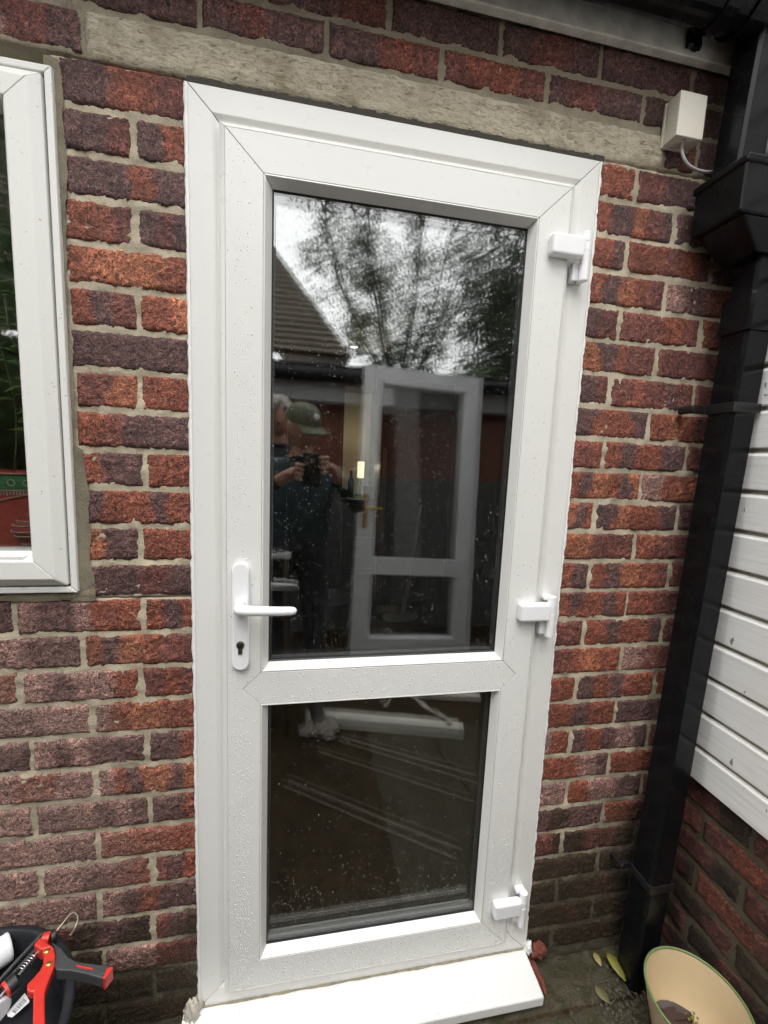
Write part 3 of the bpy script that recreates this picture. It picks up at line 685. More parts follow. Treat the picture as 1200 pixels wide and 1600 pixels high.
for (sx, tx, tz) in ((-.30, -.345, -.42), (-.31, -.318, -.36), (-.33, -.37, -.30), (-.36, -.33, -.18), (-.40, -.42, -.22), (-.45, -.40, -.05), (-.5, -.52, -.15)):
    P = [(sx+(tx-sx)*t+.012*math.sin(t*5), .125+.02*math.sin(t*3+sx*30), -.66+(tz+.66)*t) for t in np.linspace(0, 1, 8)]; st.tube(P, .0022, 6)
    for t in np.linspace(.25, 1, 13):
        i = min(6, int(t*7)); f_ = t*7-i; b = np.array(P[i])*(1-f_)+np.array(P[i+1])*f_
        th = random.uniform(0, 6.28); leafmesh(lv, b, (math.cos(th), math.sin(th)*.7-.25, .35), (0, -.5, 1), random.uniform(.035, .06), random.uniform(.009, .014), random.uniform(.2, .7))
st.build('stem', 'house_stem', hp, smooth=True); lv.build('foliage', 'house_leaf', hp, recalc=False)

# ------------------------------------------------------------------ eaves, gutter, pipe, sensor
fb = MB().box(-1.3, 1.200, -.025, -.0062, .2835, .50)
fas = tag(origin_to(fb.build('fascia_board', 'fascia_paint', bevel=.002), (.3, -.012, .2835)), 'grimy pale fascia board under the gutter at the top of the wall', 'fascia board')
gt = thing('gutter', 'black half round plastic gutter along the eaves above the door', 'gutter', (.3, -.088, .29))
g = MB(); GY, GZ, GR = -.090, .345, .056
prof = [(GY+GR*math.cos(a), GZ+GR*math.sin(a)) for a in np.linspace(math.pi, 2*math.pi, 19)]+[(GY+(GR-.003)*math.cos(a), GZ+(GR-.003)*math.sin(a)) for a in np.linspace(2*math.pi, math.pi, 19)]
g.prism(prof, -1.3, 1.26, 'x'); g.build('channel', 'black_pvc', gt, smooth=False)
g = MB()
for bx in (-.0, 1.015):
    pr_ = [(-.0255, .39), (-.0255, .296), (-.030, .292), (-.036, .297)]+[(GY+(GR+.004)*math.cos(a), GZ+(GR+.004)*math.sin(a)) for a in np.linspace(2*math.pi-.25, math.pi, 14)]+[(GY+(GR+.0005)*math.cos(a), GZ+(GR+.0005)*math.sin(a)) for a in np.linspace(math.pi, 2*math.pi-.05, 14)]
    MB().prism(pr_, bx-.016, bx+.016, 'x').prism([(bx-.020, .36), (bx+.022, .36), (bx+.010, .292), (bx-.002, .292)], -.036, -.0258, 'y').build('gutter_bracket', 'black_pvc', gt, bevel=.001)
g = MB(); pj = [(GY+(GR+.006)*math.cos(a), GZ+(GR+.006)*math.sin(a)) for a in np.linspace(math.pi, 2*math.pi, 19)]+[(GY+(GR+.0005)*math.cos(a), GZ+(GR+.0005)*math.sin(a)) for a in np.linspace(2*math.pi, math.pi, 19)]
g.prism(pj, 1.06, 1.19, 'x'); g.build('outlet', 'black_pvc', gt)
# roof covering above (keeps the sky off the ceiling)
rf = MB().hexa([(-1.7, -.12, .412), (2.6, -.12, .412), (2.6, 3.4, 1.9), (-1.7, 3.4, 1.9)], [(-1.7, -.12, .44), (2.6, -.12, .44), (2.6, 3.4, 1.93), (-1.7, 3.4, 1.93)])
tag(origin_to(rf.build('house_roof', 'roof_tile'), (.4, 0, .41)), 'tiled roof of the house above the gutter', 'roof')

dp = thing('downpipe', 'black square downpipe with hopper in the corner beside the white cladding', 'downpipe', (1.14, -.07, -1.975))
def pxl(z): return 1.153+(z+.598)*.0365
def sqpipe(z0, z1, e=0.0, chamf=.006, x=None):
    m = MB(); X0, X1 = (pxl(z0), pxl(z1)) if x is None else x; Wd = .066
    def ringp(xl, z):
        a, b, c, d = xl-e, xl+Wd+e, -.107-e, -.041+e; q = chamf
        return [(a+q, c, z), (b-q, c, z), (b, c+q, z), (b, d-q, z), (b-q, d, z), (a+q, d, z), (a, d-q, z), (a, c+q, z)]
    A, B = ringp(X0, z0), ringp(X1, z1)
    m.add(A+B, [tuple(range(7, -1, -1)), tuple(range(8, 16))]+[(i, (i+1) % 8, (i+1) % 8+8, i+8) for i in range(8)]); return m
sqpipe(-1.985, -.20).build('pipe', 'black_pvc', dp, bevel=.001)
sqpipe(-.282, -.205, .0045).build('socket', 'black_pvc', dp, bevel=.001)
sqpipe(-.20, -.09, -.003).build('upper_pipe', 'black_pvc', dp, bevel=.001)
sqpipe(.03, .33, 0, .006, (1.083, 1.100)).build('outlet_pipe', 'black_pvc', dp, bevel=.001)
hm = MB(); a = [(1.066, -.028), (1.236, -.028), (1.236, -.142), (1.066, -.142)]
hm.hexa([(x, y, -.075) for x, y in a], [(x, y, .028) for x, y in a]); hm.hexa([(1.150, -.034, -.128), (1.236, -.034, -.128), (1.236, -.115, -.128), (1.150, -.115, -.128)], [(1.078, -.034, -.0755), (1.234, -.034, -.0755), (1.234, -.138, -.0755), (1.078, -.138, -.0755)])
hm.hexa([(x+(-.004 if x < 1.1 else .004), y+(.004 if y > -.1 else -.004), .014) for x, y in a], [(x+(-.004 if x < 1.1 else .004), y+(.004 if y > -.1 else -.004), .030) for x, y in a])
hm.build('hopper', 'black_pvc', dp, bevel=.004)
for zb, seed in ((-.447, 1), (-1.663, 2)):
    x = pxl(zb); e = .0035; c = MB()
    c.hexa([(x-e, -.0405, zb-.011), (x+.066+e, -.0405, zb-.011), (x+.066+e, -.107-e, zb-.011), (x-e, -.107-e, zb-.011)], [(x-e, -.0405, zb+.011), (x+.066+e, -.0405, zb+.011), (x+.066+e, -.107-e, zb+.011), (x-e, -.107-e, zb+.011)])
    c.box(x-.034, x-e, -.041, -.034, zb-.010, zb+.010) if seed == 1 else c.box(x-.026, x-e, -.041, -.030, zb-.006, zb+.010)
    c.tube([(x-.034, -.046, zb), (x-.034, -.003, zb)], .0095, 14) if seed == 1 else c.tube([(x-.026, -.043, zb+.002), (x-.026, -.003, zb+.002)], .006, 12)
    c.build('pipe_clip', 'worn_black', dp, bevel=.002)

sb = thing('sensor_box', 'small cream plastic sensor box with a grey cable at the end of the lintel', 'sensor', (1.02, -.02, .118))
MB().box(.988, 1.054, -.042, -.006, .117, .203).build('cover', 'sensor_plastic', sb, bevel=.0015)
MB().box(.9865, 1.0555, -.0060, .0, .1155, .2045).build('back_plate', 'sensor_plastic', sb, bevel=.001)
MB().box(1.008, 1.020, -.0365, -.034, .1155, .1172).build('latch', 'cable_grey', sb)
cbp = [(1.020, -.024, .119), (1.021, -.026, .100), (1.026, -.029, .084), (1.037, -.031, .072), (1.052, -.032, .066), (1.072, -.032, .064), (1.095, -.031, .067), (1.12, -.030, .075), (1.15, -.028, .084), (1.18, -.026, .088)]
def smooth_path(P, n=6):
    P = [np.array(p, float) for p in P]; Q = [P[0]]+P+[P[-1]]; out = []
    for i in range(1, len(Q)-2):
        for t in np.linspace(0, 1, n, endpoint=False):
            a, b, c, d = Q[i-1], Q[i], Q[i+1], Q[i+2]
            out.append(.5*((2*b)+(-a+c)*t+(2*a-5*b+4*c-d)*t*t+(-a+3*b-3*c+d)*t**3))
    return out+[P[-1]]
MB().tube(smooth_path(cbp), .0032, 10).build('cable', 'cable_grey', sb, smooth=True)

# ------------------------------------------------------------------ clad side wall
sw = thing('clad_side_wall', 'white plastic cladding over a dark brick plinth on the wall at right', 'wall', (1.3, -.5, -1.975))
sidef = lambda u, y, z: (SX+y, -u, z)
bk2 = MB(); sd_ = 900
bk = bk2
for k in range(0, 8):
    z1 = -1.391-.0755*k-.0055; z0 = z1-.0645
    xs = np.arange(.10 if k % 2 else -.012, 1.05, .225); prev = .004
    for x in list(xs)+[1.05]:
        if x-prev > .03:
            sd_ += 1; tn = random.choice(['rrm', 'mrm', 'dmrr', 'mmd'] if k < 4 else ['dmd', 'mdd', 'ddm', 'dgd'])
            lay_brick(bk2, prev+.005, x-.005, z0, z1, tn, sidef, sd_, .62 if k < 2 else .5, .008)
        prev = max(prev, x)
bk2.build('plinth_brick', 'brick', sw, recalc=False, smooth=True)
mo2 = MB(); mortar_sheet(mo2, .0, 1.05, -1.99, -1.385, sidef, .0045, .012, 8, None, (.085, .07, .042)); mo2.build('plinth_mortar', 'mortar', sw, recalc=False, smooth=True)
MB().box(SX+.031, SX+2.5, -1.05, .03, -1.99, 3.2).build('core', 'render_grey', sw)  # wing carried up past the view to hold back skylight
cl = MB(); XF = 1.232
for k in range(48):  # upper boards are out of view, there to cut skylight
    z0 = -1.386+.0945*k
    p2 = [(XF+.012, z0), (XF+.001, z0+.001), (XF, z0+.004), (XF, z0+.078), (XF+.002, z0+.0815), (XF+.009, z0+.0865), (XF+.010, z0+.0943), (XF+.03, z0+.0943), (XF+.03, z0)]
    n = len(p2); V = [(p[0], -1.06, p[1]) for p in p2]+[(p[0], .0, p[1]) for p in p2]
    cl.add(V, [tuple(range(n)), tuple(range(2*n-1, n-1, -1))]+[(i, i+n, (i+1) % n+n, (i+1) % n) for i in range(n)])
cl.build('cladding', 'cladding_white', sw, bevel=.0008)
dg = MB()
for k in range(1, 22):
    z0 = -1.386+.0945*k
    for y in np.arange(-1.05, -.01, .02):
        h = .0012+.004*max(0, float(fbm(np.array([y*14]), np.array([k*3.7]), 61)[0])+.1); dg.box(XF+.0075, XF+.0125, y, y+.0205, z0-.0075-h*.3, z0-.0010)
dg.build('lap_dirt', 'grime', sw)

# ------------------------------------------------------------------ ground
gd = MB().add([(-80, -80, -1.979), (80, -80, -1.979), (80, 80, -1.979), (-80, 80, -1.979)], [(0, 1, 2, 3)]).build('ground', 'yard_ground'); gd['kind'] = 'structure'
pv = MB(); nu, nv = 120, 110
for j in range(nv+1):
    for i in range(nu+1):
        x = .55+.70*i/nu; y = -1.0+1.0*j/nv
        z = -1.9745+float(fbm(np.array([x*30]), np.array([y*30]), 3)[0])*.006
        if abs(x-.905-.03*math.sin(y*9)) < .0045 and y < -.135: z -= .012
        if abs(y+.128-.02*x) < .004: z -= .008
        pv.v.append((x, y, z))
pv.f = [(j*(nu+1)+i, j*(nu+1)+i+1, (j+1)*(nu+1)+i+1, (j+1)*(nu+1)+i) for j in range(nv) for i in range(nu)]
p_ = pv.build('paving', 'paving_stone', smooth=True); p_['kind'] = 'structure'
# grit in the corner by the pipe foot
gr = MB()
for _ in range(420):
    x = random.gauss(1.10, .05); y = random.gauss(-.15, .05)
    if x < SX-.02 and y < -.006: gr.blob((x, y, -1.972), tuple(random.uniform(.0015, .005) for _ in range(3)), random.randint(0, 99), .4, 6, 4)
for _ in range(260):
    x, y = random.uniform(.86, 1.16), random.uniform(-.30, -.01)
    gr.blob((x, y, -1.9735), tuple(random.uniform(.0008, .0026) for _ in range(3)), random.randint(0, 99), .4, 6, 4)
g_ = gr.build('grit', 'grit_stone'); g_['kind'] = 'stuff'

# leaves on the ground
def ground_leaf(px, dirv, L, W, mat, label, droop, nrm=(0, -.3, 1)):
    c = planez(px[0], px[1], -1.962); m = MB(); leafmesh(m, (c[0], c[1], -1.968+max(0, droop)*L), dirv, nrm, L, W, droop); o = m.build('fallen_leaf', mat, recalc=False, smooth=True)
    q = o.modifiers.new('solid', 'SOLIDIFY'); q.thickness = .001
    return tag(origin_to(o, (c[0], c[1], -1.974)), label, 'leaf', 'leaves fallen on the paving')
ground_leaf((948, 1494), (.15, -1, .15), .062, .019, 'yellow_leaf', 'curled yellow green leaf on the paving, the larger one near the pipe foot', .3, (.15, -.5, .8))
ground_leaf((927, 1490), (.05, -1, .25), .032, .010, 'pale_leaf', 'small pale yellow leaf on the paving just left of the larger one', .3, (-.15, -.5, .8))
ground_leaf((930, 1538), (.35, -1, .05), .040, .016, 'faded_leaf', 'faded olive leaf lying nearest to the camera on the mossy paving', .05, (.2, -.3, 1))

# bowl with dead leaves
BX, BY, BZ, BR = 1.136, -.240, -1.797, .1045
bo = thing('plant_bowl', 'cream glazed bowl planter with a green rim standing in the corner', 'bowl', (BX, BY, -1.975))
b = MB(); b.lathe([(.0, -.172), (.060, -.176), (.064, -.174), (.070, -.150), (.083, -.100), (.094, -.055), (.1015, -.018), (.1045, -.004)], (BX, BY, BZ), 72)
b.lathe([(.1015, -.003), (.099, -.012), (.092, -.045), (.081, -.090), (.064, -.125), (.040, -.146), (0, -.152)], (BX, BY, BZ), 72)
b.build('bowl_body', 'cream_glaze', bo, smooth=True)
MB().tube([(BX+(BR-.0008)*math.cos(a), BY+(BR-.0008)*math.sin(a), BZ-.0005) for a in np.linspace(0, 2*math.pi, 97)], .0026, 10, False).build('rim', 'green_glaze', bo, smooth=True)
dl = MB(); leafmesh(dl, (1.066, -.225, -1.876), (1, .12, -.02), (0, -.35, 1), .100, .026, .12); leafmesh(dl, (1.085, -.185, -1.884), (.9, -.5, .1), (0, -.2, 1), .075, .020, -.12)
so_ = dl.build('dead_leaf', 'dead_leaf', recalc=False); sm = so_.modifiers.new('solid', 'SOLIDIFY'); sm.thickness = .0012
tag(origin_to(so_, (1.10, -.22, -1.90)), 'shrivelled brown leaf lying inside the cream bowl', 'leaf')
ms = MB()
for _ in range(22): ms.blob((random.gauss(1.150, .006), random.gauss(-.222, .006), -1.884+random.random()*.012), (.003, .003, .003), random.randint(0, 99), .5, 7, 5)
tag(origin_to(ms.build('moss_tuft', 'yellow_leaf'), (1.15, -.222, -1.89)), 'small yellow moss tuft inside the cream bowl', 'moss')

# ------------------------------------------------------------------ tub and tools
TX, TY, TZ = -.372, -.232, -1.60
tb = thing('rubber_tub', 'black rubber builders tub standing against the wall bottom left', 'tub', (TX, TY, -1.975))
t_ = MB(); t_.lathe([(0, -.372), (.165, -.375), (.172, -.36), (.196, -.02), (.208, -.006), (.2085, .0), (.204, .003), (.196, .002), (.190, -.012), (.166, -.33), (.15, -.345), (0, -.345)], (TX, TY, TZ), 80); t_.build('tub_body', 'tub_rubber', tb, smooth=True)
lin = MB(); lin.lathe([(0, -.055), (.12, -.058), (.170, -.062), (.186, -.07)], (TX, TY, TZ), 60); o = lin.build('rubble_sack', 'tub_rubber', smooth=True)
tag(origin_to(o, (TX, TY, TZ-.1)), 'black sheet covering the contents of the rubber tub', 'sheet')
gun = thing('caulking_gun', 'red and black caulking gun lying across the rubber tub', 'caulking gun', tuple(planez(75, 1510, -1.585)))
def cropP(pts, z): return [tuple(planez(x/6.316, 1420+y/6.316, z)[:2]) for x, y in pts]
zt = -1.575
MB().prism(cropP([(420, 392), (530, 375), (547, 450), (537, 560), (503, 650), (462, 760), (442, 830), (440, 940), (446, 1180), (322, 1180), (328, 960), (330, 815), (300, 825), (265, 800), (268, 740), (320, 690), (390, 610), (425, 540), (430, 470)], zt), zt-.016, zt, 'z').build('trigger', 'gun_red', gun, bevel=.003)
MB().prism(cropP([(395, 275), (490, 345), (530, 372), (440, 396), (400, 404), (330, 350)], zt+.002), zt-.024, zt+.002, 'z').build('collar', 'gun_red', gun, bevel=.003)
hd = MB().prism(cropP([(505, 320), (600, 380), (680, 478), (760, 518), (1060, 560), (1108, 570), (1020, 690), (850, 640), (700, 610), (560, 604), (530, 560), (548, 450), (532, 370)], zt-.004), zt-.026, zt-.004, 'z').build('handle', 'gun_grey', gun, bevel=.003)
MB().prism(cropP([(1052, 592), (1112, 570), (1112, 590), (1036, 692), (1014, 688)], zt-.003), zt-.027, zt-.0025, 'z').build('handle_tip', 'gun_red', hd, bevel=.001)
MB().prism(cropP([(755, 553), (915, 586), (912, 606), (752, 574)], zt-.003), zt-.006, zt-.0028, 'z').build('handle_stripe', 'gun_red', hd)
def P3(x, y, z): return tuple(planez(x/6.316, 1420+y/6.316, z))
for (x, y) in ((462, 418), (484, 543)):
    c = P3(x, y, zt); q = MB(); q.lathe([(0, .0022), (.0042, .0018), (.0052, 0)], c, 16); q.build('rivet', 'brass', gun, smooth=True)
MB().tube([P3(500, 285, zt-.012), P3(425, 300, zt-.012)], .0105, 24).build('end_ring', 'gun_red', gun)
MB().tube([P3(545, 260, zt-.012), P3(505, 283, zt-.012)], .0118, 24).build('end_cap', 'rubber_black', gun)
bars = MB(); bars.tube([P3(420, 245, zt-.01), P3(130, 555, zt-.014), P3(-160, 880, zt-.02)], .0032, 8); bars.tube([P3(380, 370, zt-.018), P3(80, 690, zt-.02), P3(-140, 930, zt-.022)], .0028, 8); bars.build('barrel_rail', 'gun_grey', gun)
MB().tube([P3(400, 390, zt-.014), P3(180, 660, zt-.016)], .0030, 10).build('push_rod', 'bright_steel', gun)
spg = []; A0, A1 = np.array(P3(345, 460, zt-.014)), np.array(P3(205, 612, zt-.016)); ax_ = (A1-A0)/np.linalg.norm(A1-A0); e1 = np.cross(ax_, (0, 0, 1)); e1 /= np.linalg.norm(e1); e2 = np.cross(ax_, e1)
for k in range(120): a = k/120; th = a*2*math.pi*6; spg.append(A0+(A1-A0)*a+.0055*(math.cos(th)*e1+math.sin(th)*e2))
MB().tube(spg, .0012, 6).build('spring', 'bright_steel', gun, smooth=True)
MB().tube([P3(165, 700, zt-.018), P3(80, 780, zt-.020)], .0150, 28).build('cup_ring', 'rubber_black', gun)
MB().tube([P3(85, 775, zt-.020), P3(50, 812, zt-.021)], .0145, 28).build('push_plate', 'gun_red', gun)
MB().tube([P3(60, 800, zt-.020), P3(-60, 930, zt-.022)], .0030, 10).build('front_rod', 'bright_steel', gun)
MB().tube(smooth_path([P3(555, 225, zt-.010), P3(620, 145, zt-.005), P3(690, 62, zt+.002), P3(735, 40, zt+.004), P3(770, 72, zt+.003), P3(765, 130, zt), P3(735, 195, zt-.004), P3(690, 268, zt-.006)]), .0026, 10).build('hook', 'dark_steel', gun, smooth=True)
rl = MB(); a0, a1 = P3(-60, 280, -1.60), P3(-40, 520, -1.60)
rl.tube([P3(110, 360, -1.615), P3(-300, 640, -1.615)], .026, 36); o = rl.build('paper_roll', 'paper_white', bevel=.004); tag(origin_to(o, P3(-60, 500, -1.64)), 'white paper roll in the rubber tub beside the caulking gun', 'paper roll')
lb_ = thing('barcode_label', 'white paper label with a barcode lying in the rubber tub', 'label', P3(180, 950, -1.64))
lz = -1.640
MB().prism(cropP([(65, 1030), (245, 830), (290, 905), (285, 925), (120, 1070), (75, 1060)], lz), lz-.0008, lz, 'z').build('paper', 'paper_white', lb_)
bars = MB(); c0, c1, c2 = np.array(P3(120, 1010, lz)), np.array(P3(235, 885, lz)), np.array(P3(150, 1035, lz))
for k in range(16):
    t = k/16; wv = random.choice((.2, .35, .55))/16; p0 = c0+(c1-c0)*t; p1 = c0+(c1-c0)*(t+wv); dv = (c2-c0)
    bars.prism([tuple(p0[:2]), tuple(p1[:2]), tuple((p1+dv)[:2]), tuple((p0+dv)[:2])], lz+.0001, lz+.0004, 'z')
bars.build('barcode', 'print_black', lb_)
ct = MB(); ct.tube([P3(-40, 1000, -1.62), P3(-10, 1030, -1.62)], .02, 24); o = ct.build('sealant_tube', 'paper_white', bevel=.003); tag(origin_to(o, P3(-25, 1015, -1.64)), 'end of a white sealant tube at the edge of the rubber tub', 'tube')

# ------------------------------------------------------------------ room behind the door
def struct(name, mb, mat): o = mb.build(name, mat); o['kind'] = 'structure'; return o
struct('room_floor', MB().box(-1.6, 2.6, .10, 3.5, -1.975, -1.93), 'room_floor'); struct('room_ceiling', MB().box(-1.6, 2.6, .265, 3.5, .40, .41), 'room_ceiling')
struct('room_wall', MB().box(-1.6, 2.6, 3.5, 3.56, -1.975, 1.92), 'room_wall'); struct('room_wall', MB().box(-1.66, -1.6, .03, 3.56, -1.975, 1.92), 'room_wall'); struct('room_wall', MB().box(2.6, 2.66, .03, 3.56, -1.975, 1.92), 'room_wall')
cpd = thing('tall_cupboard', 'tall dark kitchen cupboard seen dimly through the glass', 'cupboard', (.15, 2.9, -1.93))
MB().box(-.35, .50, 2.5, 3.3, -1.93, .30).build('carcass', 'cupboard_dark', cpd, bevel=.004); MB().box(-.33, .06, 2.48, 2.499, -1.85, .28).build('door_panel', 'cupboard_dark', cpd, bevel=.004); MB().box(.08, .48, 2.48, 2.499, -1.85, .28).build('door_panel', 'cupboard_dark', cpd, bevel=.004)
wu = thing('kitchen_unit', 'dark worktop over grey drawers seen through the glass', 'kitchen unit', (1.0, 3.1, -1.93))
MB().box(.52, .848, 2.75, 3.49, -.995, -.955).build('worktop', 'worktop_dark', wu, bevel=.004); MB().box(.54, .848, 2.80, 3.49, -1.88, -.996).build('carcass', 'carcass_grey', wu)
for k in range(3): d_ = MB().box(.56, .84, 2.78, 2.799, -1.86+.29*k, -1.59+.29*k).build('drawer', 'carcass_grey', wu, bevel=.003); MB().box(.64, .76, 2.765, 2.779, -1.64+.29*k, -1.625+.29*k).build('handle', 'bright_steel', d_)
lm = thing('counter_lamp', 'glowing pale yellow lamp on the kitchen worktop', 'lamp', (.735, 3.2, -.955))
MB().tube([(.735, 3.2, -.955), (.735, 3.2, -.94)], .05, 20).build('base', 'dark_steel', lm); MB().tube([(.735, 3.2, -.94), (.735, 3.2, -.78)], .008, 10).build('stem', 'dark_steel', lm)
MB().lathe([(.034, -.10), (.034, .06)], (.735, 3.2, -.68), 28).build('lamp_shade', 'lamp_glow', lm, smooth=True)
ld = bpy.data.lights.new('lamp_light', 'POINT'); ld.energy = 4; ld.color = (1, .9, .62); ld.shadow_soft_size = .04; lo_ = bpy.data.objects.new('lamp_bulb', ld); COL.objects.link(lo_); lo_.parent = lm; lo_.location = (0, 0, .28)
for (nm, x, prof, lab) in (('bottle', .62, [(0, .0), (.03, .0), (.03, .15), (.012, .20), (.012, .25), (0, .25)], 'tall dark bottle on the worktop left of the lamp'), ('storage_jar', .55, [(0, 0), (.045, 0), (.045, .07), (.02, .085), (0, .085)], 'low dark jar at the end of the worktop'), ('coffee_tin', .79, [(0, 0), (.05, 0), (.05, .11), (0, .11)], 'dark tin on the worktop right of the lamp')):
    tag(origin_to(MB().lathe(prof, (x, 3.0, -.955), 18).build(nm, 'cupboard_dark', smooth=False), (x, 3.0, -.955)), lab, nm.replace('_', ' '))
wc = thing('added_wall_cabinet', 'dark wall cabinet added above the worktop lamp to cut its glow on the wall', 'cabinet', (.68, 3.3, .10))  # added to keep the lamp glow off the upper wall
MB().box(.505, .848, 3.15, 3.49, .08, .398).build('carcass', 'cupboard_dark', wc, bevel=.004); MB().box(.51, .843, 3.13, 3.149, .085, .39).build('door_panel', 'cupboard_dark', wc, bevel=.003)
fg = thing('added_fridge', 'tall dark fridge block added right of the lamp to hold in its glow', 'fridge', (1.2, 3.1, -1.93))  # added to shut in the lamp glow on its right
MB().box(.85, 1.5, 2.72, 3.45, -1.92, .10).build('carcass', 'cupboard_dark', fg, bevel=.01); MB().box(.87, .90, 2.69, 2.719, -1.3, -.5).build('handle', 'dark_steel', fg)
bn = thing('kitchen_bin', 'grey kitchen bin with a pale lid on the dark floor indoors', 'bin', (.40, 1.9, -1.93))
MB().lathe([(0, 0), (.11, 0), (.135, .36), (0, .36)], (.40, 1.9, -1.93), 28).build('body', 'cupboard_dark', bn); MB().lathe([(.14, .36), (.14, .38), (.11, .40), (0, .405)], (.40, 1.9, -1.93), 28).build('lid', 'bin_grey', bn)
mp = thing('floor_mop', 'white floor mop with a thin upright handle standing indoors', 'mop', (1.02, 2.4, -1.93))
MB().blob((1.02, 2.4, -1.91), (.16, .10, .03), 1, .05, 20, 10).build('mop_head', 'paper_white', mp, smooth=True); MB().tube([(1.04, 2.4, -1.89), (1.08, 2.42, -1.60)], .022, 12).build('motor_grip', 'paper_white', mp); MB().tube([(1.08, 2.42, -1.6), (1.16, 2.44, -.95)], .010, 10).build('pole', 'bright_steel', mp)
sl_ = thing('ceiling_spot', 'small bright ceiling spotlight in the kitchen', 'spotlight', (.72, 3.0, .385))
MB().lathe([(0, 0), (.03, 0), (.032, .012), (.04, .014)], (.60, 2.9, .384), 20).build('lens', 'spot_glow', sl_); MB().lathe([(.033, -.002), (.05, -.002), (.05, .016)], (.60, 2.9, .384), 20).build('trim_ring', 'bright_steel', sl_)

# ------------------------------------------------------------------ the yard behind the camera (seen in the glass)
YW = -2.30
yb = thing('low_outbuilding', 'low brick outbuilding with grey render below and a pale fascia', 'building', (1, YW-.8, -1.975))
MB().box(-6, 7, YW-1.2, YW, -.735, -.10).build('brick_wall', 'yard_brick', yb); MB().box(-6, 7, YW-1.19, YW+.004, -1.98, -.7352).build('rendered_wall', 'render_grey', yb)
MB().box(-6.1, 7.1, YW+.0045, YW+.14, -.195, -.055).build('fascia', 'yard_fascia', yb, bevel=.005); MB().box(-6.1, 7.1, YW-1.4, YW+.19, -.054, .06).build('flat_roof', 'black_pvc', yb, bevel=.01)
MB().tube([(-6.1, YW+.19, -.02), (7.1, YW+.19, -.02)], .05, 14).build('gutter', 'black_pvc', yb)
nb = thing('neighbour_house', 'brown tiled hipped roof of a house beyond the outbuilding', 'house', (-3, -7, -1.975))
E0 = np.array([.68, -4.0, .58]); HT = np.array([-2.12, -6.8, 4.86]); n = 56
tl = MB(); NR = np.array([0, .837, .547]); NS = np.array([.837, 0, .547])
for i in range(n):          # stepped tile courses, front slope and hip end
    a = E0+(HT-E0)*i/n; b_ = E0+(HT-E0)*(i+1)/n; al = np.array([-14, a[1], a[2]]); bl = np.array([-14, b_[1], b_[2]])
    tl.hexa([tuple(al+NR*.03), tuple(a+NR*.03), tuple(a-NR*.06), tuple(al-NR*.06)], [tuple(bl), tuple(b_), tuple(b_-NR*.06), tuple(bl-NR*.06)])
    ar = np.array([a[0], -14, a[2]]); br = np.array([b_[0], -14, b_[2]])
    tl.hexa([tuple(a+NS*.03), tuple(ar+NS*.03), tuple(ar-NS*.06), tuple(a-NS*.06)], [tuple(b_), tuple(br), tuple(br-NS*.06), tuple(b_-NS*.06)])
tl.build('roof', 'roof_tile', nb); MB().box(-14, .35, -12, -4.3, -1.98, .30).build('wall', 'yard_brick', nb)

od = thing('old_door', 'old white glazed door with a brass handle leaning on the outbuilding', 'door', (1.05, -1.8, -1.975))
Wd, Hd = .86, 2.01
od.matrix_world = Matrix.Translation(od.location)
def odp(mb, name, mat, par, **k):
    # build flat in door space (u across, w up, thickness y) then lean it
    th = R(-7.0); rr = R(-2.0); out = []
    for (u, y, w_) in mb.v:
        u2 = u*math.cos(rr)-w_*math.sin(rr); w2 = u*math.sin(rr)+w_*math.cos(rr)
        out.append((.535+u2, -1.80+y*math.cos(th)+w2*math.sin(th), -1.942+w2*math.cos(th)-y*math.sin(th)))
    mb.v = out; return mb.build(name, mat, par, **k)
q = MB(); q.loop(0, Wd, 0, Hd, [(0, -.03), (0, .03), (.115, .03), (.130, .012), (.130, -.03)], .0005); q.box(.116, Wd-.116, -.03, .029, .56, .68); odf = odp(q, 'stiles', 'old_pvc', od, bevel=.003)
odp(MB().box(.12, Wd-.12, -.004, .004, .12, .56), 'glass_pane', 'window_glass', od); odp(MB().box(.12, Wd-.12, -.004, .004, .68, Hd-.12), 'glass_pane', 'window_glass', od)
hq = odp(MB().box(.03, .065, .031, .042, .88, 1.12), 'handle_plate', 'brass', od, bevel=.003); odp(MB().tube([(.048, .04, 1.02), (.048, .085, 1.02), (.09, .09, 1.02), (.17, .088, 1.02)], .009, 10), 'lever', 'brass', hq)

